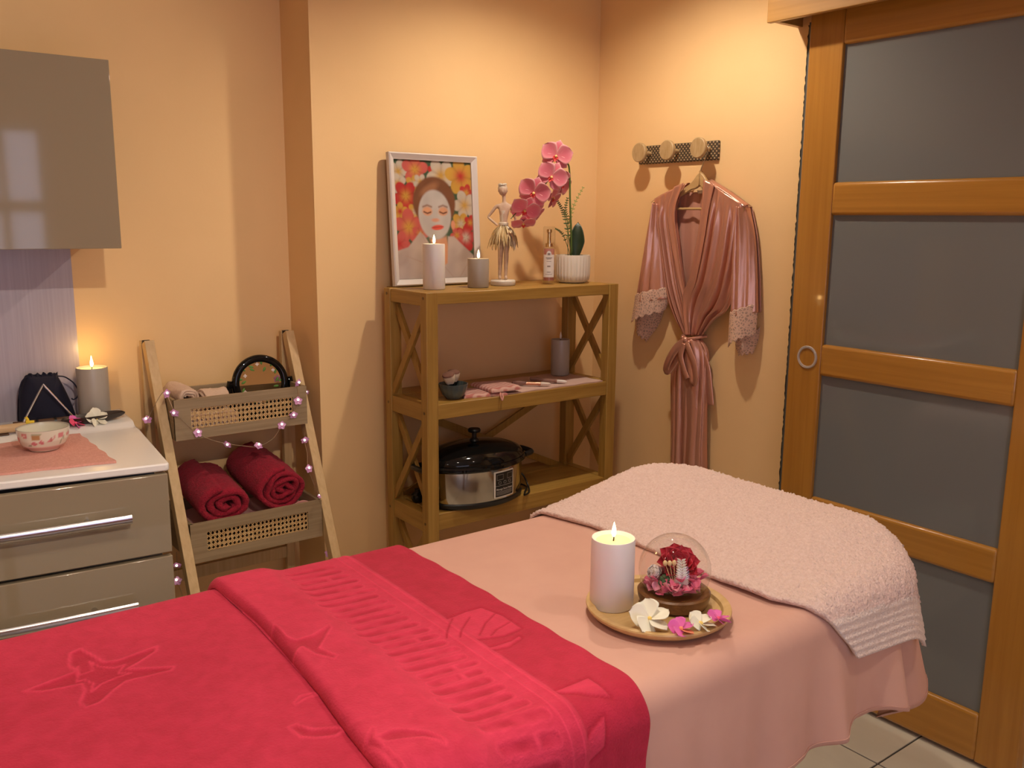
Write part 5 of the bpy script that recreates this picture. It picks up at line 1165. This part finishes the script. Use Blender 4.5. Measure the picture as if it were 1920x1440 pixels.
# ================================================================== on the worktop
ZW = 0.857; ZE = 0.8712
candle('grey pillar candle glowing on the worktop ledge in the alcove', 0.566, 2.760, ZE, 0.0425, 0.148, WAXG, watts=0.22, fh=0.034)
A, B_ = quadgrid((0.02, 2.335), (0.500, 2.258), (0.492, 2.612), (0.02, 2.600), 80, 60)
o = cloth_slab('hand_towel', CORALT, A+0.002*np.sin(B_*70), B_+0.002*np.sin(A*60), ZW, 0.006, 0.0014, loc=(0.26, 2.45, ZW))
tag(o, 'coral terry hand towel spread on the white worktop', 'towel')
bc_ = np.array([0.383, 2.478, ZW+0.0072])
bprof = [(0, 0), (0.034, 0), (0.037, 0.004), (0.050, 0.014), (0.058, 0.030), (0.0615, 0.056), (0.0615, 0.0575), (0.0595, 0.0575), (0.056, 0.030), (0.048, 0.016), (0.03, 0.009), (0, 0.008)]
nseg = 96
bm_ = MB(); big = []
pr_ = np.array(bprof); tt = np.linspace(0, len(pr_)-1, 70); pr2 = np.stack([np.interp(tt, range(len(pr_)), pr_[:, 0]), np.interp(tt, range(len(pr_)), pr_[:, 1])], 1)
pr2[0, 0] = 0; pr2[-1, 0] = 0
bm_.lathe([tuple(p) for p in pr2], bc_, nseg)
V_ = np.array(bm_.v)-bc_; ang = np.arctan2(V_[:, 1], V_[:, 0]); zz_ = V_[:, 2]; rad = np.hypot(V_[:, 0], V_[:, 1])
outer = rad > np.interp(zz_, [0, 0.004, 0.014, 0.030, 0.056], [0.030, 0.0355, 0.048, 0.0570, 0.0607])
colr = np.ones((len(V_), 4)); colr[:, :3] = (0.70, 0.66, 0.54)
av = math.atan2(-2.478, -0.383)
for da, z0, ra, rz_, c in ((-0.78, 0.047, 0.14, 0.0065, (0.62, 0.20, 0.20)), (-0.78, 0.047, 0.06, 0.003, (0.75, 0.5, 0.42)), (-0.30, 0.042, 0.17, 0.008, (0.45, 0.24, 0.10)), (-0.30, 0.051, 0.20, 0.0025, (0.40, 0.42, 0.28)), (-0.40, 0.026, 0.13, 0.0052, (0.62, 0.20, 0.22)), (-0.10, 0.029, 0.12, 0.0050, (0.62, 0.20, 0.22)),
                            (0.18, 0.031, 0.05, 0.002, (0.6, 0.2, 0.22)), (0.30, 0.034, 0.10, 0.0022, (0.62, 0.25, 0.25)), (0.12, 0.044, 0.06, 0.002, (0.5, 0.4, 0.3)), (0.42, 0.040, 0.07, 0.0022, (0.62, 0.3, 0.28)), (0.30, 0.034, 0.03, 0.006, (0.45, 0.15, 0.14)), (0.72, 0.042, 0.14, 0.0080, (0.60, 0.20, 0.22)), (0.72, 0.026, 0.03, 0.010, (0.35, 0.36, 0.25)), (0.86, 0.034, 0.07, 0.005, (0.40, 0.40, 0.28)),
                            (-0.62, 0.020, 0.10, 0.003, (0.40, 0.36, 0.26)), (1.2, 0.04, 0.14, 0.007, (0.6, 0.2, 0.2)), (-1.25, 0.035, 0.15, 0.007, (0.6, 0.2, 0.2)), (1.7, 0.04, 0.14, 0.007, (0.45, 0.25, 0.1)), (-1.75, 0.04, 0.14, 0.007, (0.6, 0.2, 0.2)), (2.3, 0.035, 0.14, 0.007, (0.6, 0.2, 0.2)), (2.9, 0.04, 0.14, 0.007, (0.45, 0.25, 0.1)), (-2.4, 0.03, 0.14, 0.007, (0.6, 0.2, 0.2))):
    dd = (ang-av-da+pi) % (2*pi)-pi; m_ = (np.hypot(dd/ra, (zz_-z0)/rz_) < 1) & outer; colr[m_, :3] = c
colr[(zz_ < 0.016) & (zz_ > 0.003) & outer, :3] = (0.72, 0.47, 0.41); colr[zz_ > 0.0568, :3] = (0.42, 0.36, 0.28)
bo = mk('floral_bowl', bm_, P('painted_porcelain', (0.7, 0.66, 0.55), 0.15, attr=('glaze',), coat=0.4), None, loc=bc_, angle=70, attrs={'glaze': colr})
tag(bo, 'white porcelain bowl with pink flower pattern on the coral towel', 'bowl')
# drawstring pouch
NAVY = P('navy_velvet', (0.005, 0.005, 0.020), 0.9, sheen=0.02)
po_ = thing('drawstring_pouch', 'navy velvet drawstring pouch leaning on the lilac panel', 'pouch', (0.45, 2.79, ZE))
outl = [(35, 795), (34, 770), (36, 740), (45, 712), (52, 704), (70, 704), (98, 702), (104, 700), (112, 712), (125, 738), (136, 765), (143, 788), (144, 797)]
cxp, cyp = 90, 762; R_ = []
ring = spline(outl, 60)
for k, (sc_, dpt) in enumerate(((1.0, 0.0), (0.985, 0.010), (0.94, 0.017), (0.8, 0.024), (0.5, 0.029), (0.15, 0.031), (0.0, 0.031))):
    row = []
    for x, y in ring:
        p = on(cxp+(x-cxp)*sc_, cyp+(y-cyp)*sc_, 1, 2.800); row.append((p[0], p[1]-dpt-0.014*(1-min(1, max(0, (p[2]-ZE)/0.14))), max(p[2], ZE+0.0005)))
    R_.append(row)
body = MB(); Rr_ = np.array(R_); body.grid(Rr_, cu=True); bk = Rr_[::-1].copy(); bk[..., 1] = np.maximum(2.812+0*bk[..., 1], bk[..., 1]); body.grid(bk, cu=True)
back0 = Rr_[0].copy(); back0[:, 1] += 0.0; 
mk('bag', body, NAVY, po_, angle=180)
ruf = MB(); G = []
for t in np.linspace(0, 1, 30):
    p0 = on(50+58*t, 712-4*t, 1, 2.790); p1 = on(48+60*t, 702-3*t+2*math.sin(t*30), 1, 2.795); G.append([p0+[0, -0.006*math.sin(t*40), 0], p1+[0, -0.008*math.sin(t*40+1), 0]])
G = np.array(G); ruf.shell(G, G+np.array([0, 0.004, 0])); mk('gathered_top', ruf, NAVY, po_, angle=180)
mk('drawstring', MB().tube(spline([on(x, y, 1, 2.775) for x, y in ((108, 705), (122, 707), (138, 718), (146, 732), (145, 744), (138, 749), (134, 747))], 40), 0.0019, 8), NAVY, po_)
mk('drawstring', MB().tube(spline([on(x, y, 1, 2.775) for x, y in ((52, 706), (42, 714), (37, 730), (36, 748))], 24), 0.0019, 8), NAVY, po_)
# tuning triangle
tg_ = thing('metal_triangle', 'slender steel triangle chime with yellow stopper in front of the navy pouch', 'instrument', on(95, 795, 1, 2.70))
yT = 2.715
path = [on(x, y, 1, yT+dy) for x, y, dy in ((137, 781, 0.02), (120, 757, 0.012), (100, 737, 0.008), (86, 724, 0.004))]
pA = on(137, 781, 1, yT+0.015); pT = on(81, 721, 1, yT+0.02); pB = on(43, 794, 1, yT-0.025); pB2 = on(66, 790, 1, yT-0.02)
tri = np.concatenate([spline([pA, (pA+pT)/2, pT+(pA-pT)*0.06], 10), [pT], spline([pT+(pB-pT)*0.06, (pT+pB)/2, pB+(pT-pB)*0.03], 10)])
mk('steel_rod', MB().tube(tri, 0.0030, 10), CHROME, tg_)
YEL = P('yellow_rubber', (0.80, 0.58, 0.03), 0.5)
mk('yellow_stopper', MB().tube(spline([on(48, 782, 1, yT-0.02), on(52, 788, 1, yT-0.02), on(49, 791, 1, yT-0.02)], 10), 0.0042, 8).tube([on(48, 792, 1, yT-0.02), on(64, 791, 1, yT-0.02)], 0.0045, 8), YEL, tg_)
# bar with bands, wooden roller, boat dish with flowers, black box
DBR = wood('dark_brown_wood', (0.11, 0.055, 0.028), (0.07, 0.032, 0.016), 'x', 0.5)
kb = thing('dark_wooden_bar', 'dark brown wooden bar with black bands behind the floral bowl', 'wooden bar', (0.44, 2.69, ZE))
p0, p1 = np.array([0.348, 2.712, ZE+0.0125]), np.array([0.500, 2.706, ZE+0.0125])
mk('bar', MB().tube(np.linspace(p0, p1, 8), 0.0105, 14), DBR, kb)
for t in (0.38, 0.68): mk('band', MB().tube([p0+(p1-p0)*(t-0.02), p0+(p1-p0)*(t+0.02)], 0.0122, 16), BLACK, kb)
rl = thing('wooden_roller', 'pale wooden massage roller stick at the left end of the worktop', 'massage tool', (0.28, 2.635, ZW))
LWD = wood('pale_beech', (0.62, 0.44, 0.25), (0.54, 0.36, 0.19), 'x', 0.5); LWD2 = wood('tan_beech', (0.42, 0.25, 0.13), (0.36, 0.20, 0.10), 'x', 0.5)
q0 = np.array([0.10, 2.664, ZE+0.0165]); q1 = np.array([0.372, 2.666, ZE+0.0165]); dq = q1-q0
for a_, b2_, r_, m_, nm in ((0, 0.45, 0.010, LWD, 'handle'), (0.452, 0.60, 0.0125, LWD2, 'roller_segment'), (0.602, 0.69, 0.0125, LWD2, 'roller_segment'), (0.692, 1.0, 0.0118, LWD, 'handle')):
    mk(nm, MB().tube([q0+dq*a_, q0+dq*(a_+0.01), q0+dq*(b2_-0.01), q0+dq*b2_], [r_*0.8, r_, r_, r_*0.8], 18), m_, rl)
mk('rest', MB().box((0.12, 2.655, ZE+0.0004), (0.33, 2.678, ZE+0.0045)), DBR, rl, bevel=0.002)
bd = np.array([0.548, 2.690, ZE]); DISH = P('dark_dish', (0.035, 0.020, 0.012), 0.4)
U_, V2 = np.meshgrid(np.linspace(-1, 1, 41), np.linspace(-1, 1, 17))
Lh, Wh = 0.086, 0.028
wprof = np.sqrt(np.clip(1-np.abs(U_)**2.4, 0.0, 1))
Xd = U_*Lh; Yd = V2*Wh*np.maximum(wprof, 0.04); Zd = 0.003+0.020*np.abs(V2)**2.2*np.maximum(wprof, 0.15)+0.013*np.abs(U_)**3
Rd = rotz(0.10)
Tg = put(np.stack([Xd, Yd, Zd], -1), Rd, bd); Bg = put(np.stack([Xd*0.97, Yd*0.93, np.maximum(Zd-0.003, 0.0)], -1), Rd, bd)
dd_ = mk('boat_dish', MB().shell(Tg, Bg), DISH, None, loc=bd, angle=60); tag(dd_, 'dark boat-shaped dish beside the glowing grey candle', 'dish')
petals_flower('frangipani', 'cream frangipani lying in the dark boat dish', 'flower', on(181, 785, 1, 2.672), rotz(0.3)@rotx(0.9), 5, 0.030, 0.034, [FRW], FRY, 'frangipani flowers in the boat dish')
petals_flower('frangipani', 'pink frangipani on the left end of the dark boat dish', 'flower', on(142, 793, 1, 2.665), rotz(0.8)@rotx(0.7), 5, 0.022, 0.026, [FRP, FRR], FRR, 'frangipani flowers in the boat dish')
bx_ = mk('black_box', MB().box((0.20, 2.76, ZE), (0.3105, 2.80, ZE+0.048)), BLACK, None, bevel=0.005, loc=(0.25, 2.78, ZE)); tag(bx_, 'small black box at the left edge of the worktop ledge', 'box')

# ================================================================== in the ladder shelf
rolled('rolled_towel', 'small beige towel roll showing its spiral end in the upper basket', np.array([0.797, 2.630, 0.9225]), (-0.1, 1, 0.05), 0.034, 0.125, BEIGET, 'beige towels in the upper basket', 0.85, 2.5, 0.008, 1, 0.4)
rolled('rolled_towel', 'beige towel roll lying behind, next to the mirror in the upper basket', np.array([0.850, 2.690, 0.9045]), (1, 0.12, 0.0), 0.036, 0.078, BEIGET, 'beige towels in the upper basket', 0.85, 2.5, 0.008, 2, 1.0)
for (lb_, x_, y_, z_, l_) in (('folded beige towel under the towel rolls in the upper basket', 0.860, 2.670, 0.8215, 0.0),):
    o = MB()
    for k in range(3): 
        A, B_ = quadgrid((0.752, 2.592), (0.930, 2.592), (0.930, 2.752), (0.752, 2.752), 24, 18); o.shell(np.stack([A, B_, z_+0.0165*(k+1)+0.001*vnoise(A, B_, 60, k)], -1), np.stack([A, B_, z_+0.0165*k+0.0015+0*A], -1))
    ob = mk('folded_towel', o, BEIGET, None, angle=60, loc=(x_, y_, z_)); tag(ob, lb_, 'towel')
mr = thing('round_mirror', 'round black-framed table mirror with painted leaves in the upper basket', 'mirror', (1.040, 2.700, 0.822))
mc_ = np.array([1.040, 2.692, 0.935]); Rm = frame_to((-0.12, -0.985, 0.10))
rg_ = [mc_+Rm@np.array([0.0765*math.cos(t), 0.0765*math.sin(t), 0]) for t in np.linspace(0, 2*pi, 65)[:-1]]
mk('ring_frame', MB().tube(rg_, 0.0120, 14, True), BLACKG, mr, angle=180)
mk('mirror_disc', MB().lathe([(0, 0), (0.068, 0), (0.068, 0.003), (0, 0.003)], (0, 0, 0), 48).xf(Rm, mc_), P('mirror_silver', (0.80, 0.78, 0.74), 0.02, 1.0), mr)
LG = P('painted_leaf', (0.10, 0.24, 0.03), 0.5); LW = P('painted_petal', (0.74, 0.62, 0.55), 0.5)
for k in range(26):
    t = 2*pi*k/26; rr_ = 0.056+0.004*math.sin(k*2.1); Tg, Bg = petal(0.009, 0.019, 0.03, 0.02, 4, 6, th=0.0003)
    p_ = mc_+Rm@np.array([rr_*math.cos(t), rr_*math.sin(t), 0.0042]); Q = Rm@rotz(t+(1.9 if k % 2 else -1.2)+0.5*math.sin(k)); Q0 = Q
    if k % 4 != 3: mk('painted_leaf', MB().shell(put(Tg, Q, p_), put(Bg, Q, p_)), LG, mr, angle=180)
    else:
        m_ = MB()
        for j in range(4):
            Tg, Bg = petal(0.006, 0.007, 0.05, 0.02, 4, 5, th=0.0003); m_.shell(put(Tg, Rm@rotz(j*pi/2), p_), put(Bg, Rm@rotz(j*pi/2), p_))
        mk('painted_blossom', m_, LW, mr, angle=180)
for s_ in (-1, 1):
    c_ = mc_+Rm@np.array([s_*0.0935, 0.0, 0]); e_ = c_+np.array([0, 0, -0.11])
    mk('stand_arm', MB().tube(spline([c_+[0, 0, 0.012], c_+[s_*0.003, 0, -0.02], e_+[-s_*0.01, 0, 0.02], e_+[-s_*0.03, 0, 0.004]], 20), 0.0085, 10), BLACKG, mr)
    mk('pivot_knob', MB().lathe([(0, 0), (0.009, 0), (0.009, 0.012), (0, 0.014)], c_-np.array([s_*0.006, 0, 0]), 14, ax=(s_, 0, 0)), BLACKG, mr)
mk('stand_base', MB().lathe([(0, 0), (0.058, 0), (0.060, 0.004), (0.045, 0.008), (0, 0.010)], (1.040, 2.692, 0.8215), 32), BLACKG, mr)
# lower basket: liner cloth and two red rolls
A, B_ = quadgrid((0.750, 2.500), (1.128, 2.500), (1.128, 2.742), (0.750, 2.742), 60, 30)
PKL = P('pink_liner', (0.76, 0.36, 0.32), 0.9, sheen=0.2)
vv = np.linspace(0, 1, 30)[:, None]; edge_ = np.clip((0.1-vv)/0.1, 0, 1)
zl_ = 0.545+0.012*np.sin(A*31)*0.5+edge_*(0.022+0.014*np.sin(A*42))
Tg = np.stack([A, B_, zl_+0.004], -1); ln_ = mk('basket_liner', MB().shell(Tg, Tg-[0, 0, 0.003]), PKL, None, angle=80, loc=(0.94, 2.6, 0.5)); tag(ln_, 'pink cloth liner peeking out of the lower basket under the red rolls', 'cloth')
rolled('rolled_towel', 'red towel roll with a flat oval end, left in the lower basket', np.array([0.848, 2.494, 0.622]), (0.02, 1, 0.10), 0.088, 0.26, RROLL, 'red towels in the lower basket', 0.70, 2.6, 0.022, 3, -2.4, 130)
rolled('rolled_towel', 'red towel roll with a ruffled round end, right in the lower basket', np.array([1.026, 2.500, 0.634]), (-0.02, 1, 0.12), 0.088, 0.26, RROLL, 'red towels in the lower basket', 0.80, 3.4, 0.018, 5, -0.9, 150, 0.35)

# ================================================================== flower light string on the ladder shelf
fs = thing('fairy_light_string', 'string of small pink blossom lights wound round the ladder shelf', 'string lights', (0.94, 2.56, 0.9))
BLS = P('pink_plastic_blossom', (0.62, 0.30, 0.52), 0.35, trans=0.3, emit=((0.8, 0.3, 0.6), 0.03)); BUL = P('lit_bulb', (1, 0.95, 0.85), 0.4, emit=((1, 0.88, 0.68), 3)); WIR = P('copper_wire', (0.62, 0.48, 0.34), 0.35, 0.8)
yb1, yb2 = 2.5635, 2.478
pts = [(276, 788, 2.70), (300, 742, 2.62), (311, 738, 2.59), (328, 773, yb1), (345, 790, yb1), (370, 812, yb1), (400, 826, yb1), (427, 832, yb1), (455, 836, yb1), (484, 837, yb1), (512, 822, yb1), (529, 798, yb1), (549, 779, yb1), (552, 774, yb1), (559, 752, yb1), (559, 735, yb1), (556, 718, 2.575), (566, 724, 2.60), (575, 735, 2.64), (574, 790, 2.62), (571, 824, 2.575), (576, 850, 2.56), (578, 880, 2.545), (592, 915, 2.535), (599, 932, 2.48), (606, 965, 2.50), (609, 984, 2.50), (615, 1010, 2.49), (617, 1037, 2.485), (619, 1060, 2.48)]
P3 = [on(x, y, 1, d_) for x, y, d_ in pts]
mk('wire', MB().tube(spline(P3, 260), 0.0009, 5), WIR, fs)
P4 = [on(x, y, 1, d_) for x, y, d_ in ((331, 1035, 2.62), (332, 1060, 2.60), (333, 1089, 2.58), (340, 1110, 2.56), (346, 1135, 2.54))]
mk('wire', MB().tube(spline(P4, 40), 0.0009, 5), WIR, fs)
bl_at = [(276, 788, 2.70), (311, 738, 2.585), (328, 773, yb1), (370, 812, yb1), (427, 832, yb1), (484, 837, yb1), (529, 798, yb1), (550, 777, yb1), (559, 752, yb1), (557, 717, 2.57), (571, 824, 2.57), (578, 879, 2.545), (609, 984, 2.50), (617, 1037, 2.485), (333, 1089, 2.58), (332, 1058, 2.60), (575, 735, 2.63), (598, 931, 2.478)]
rn = np.random.default_rng(21)
for k, (x, y, d_) in enumerate(bl_at):
    p_ = on(x, y, 1, d_-0.004); nv_ = np.array([-0.3+0.5*rn.normal(), -0.85, 0.5*rn.normal()]); Rb = frame_to(nv_)
    kk = 0.55 if k in (16, 17) else 1.0
    h = petals_flower('blossom', None, None, p_, Rb, 5, 0.0135*kk, 0.0145*kk, [BLS], BLS, parent=fs, cup=0.55, curl=0.15, twist=0.05, cr_=0.003)
    mk('bulb', MB().ball(p_+Rb@np.array([0.004*rn.normal()*0.5, 0.003, 0.0065]), 0.0036*kk, 10, 7), BUL, h)
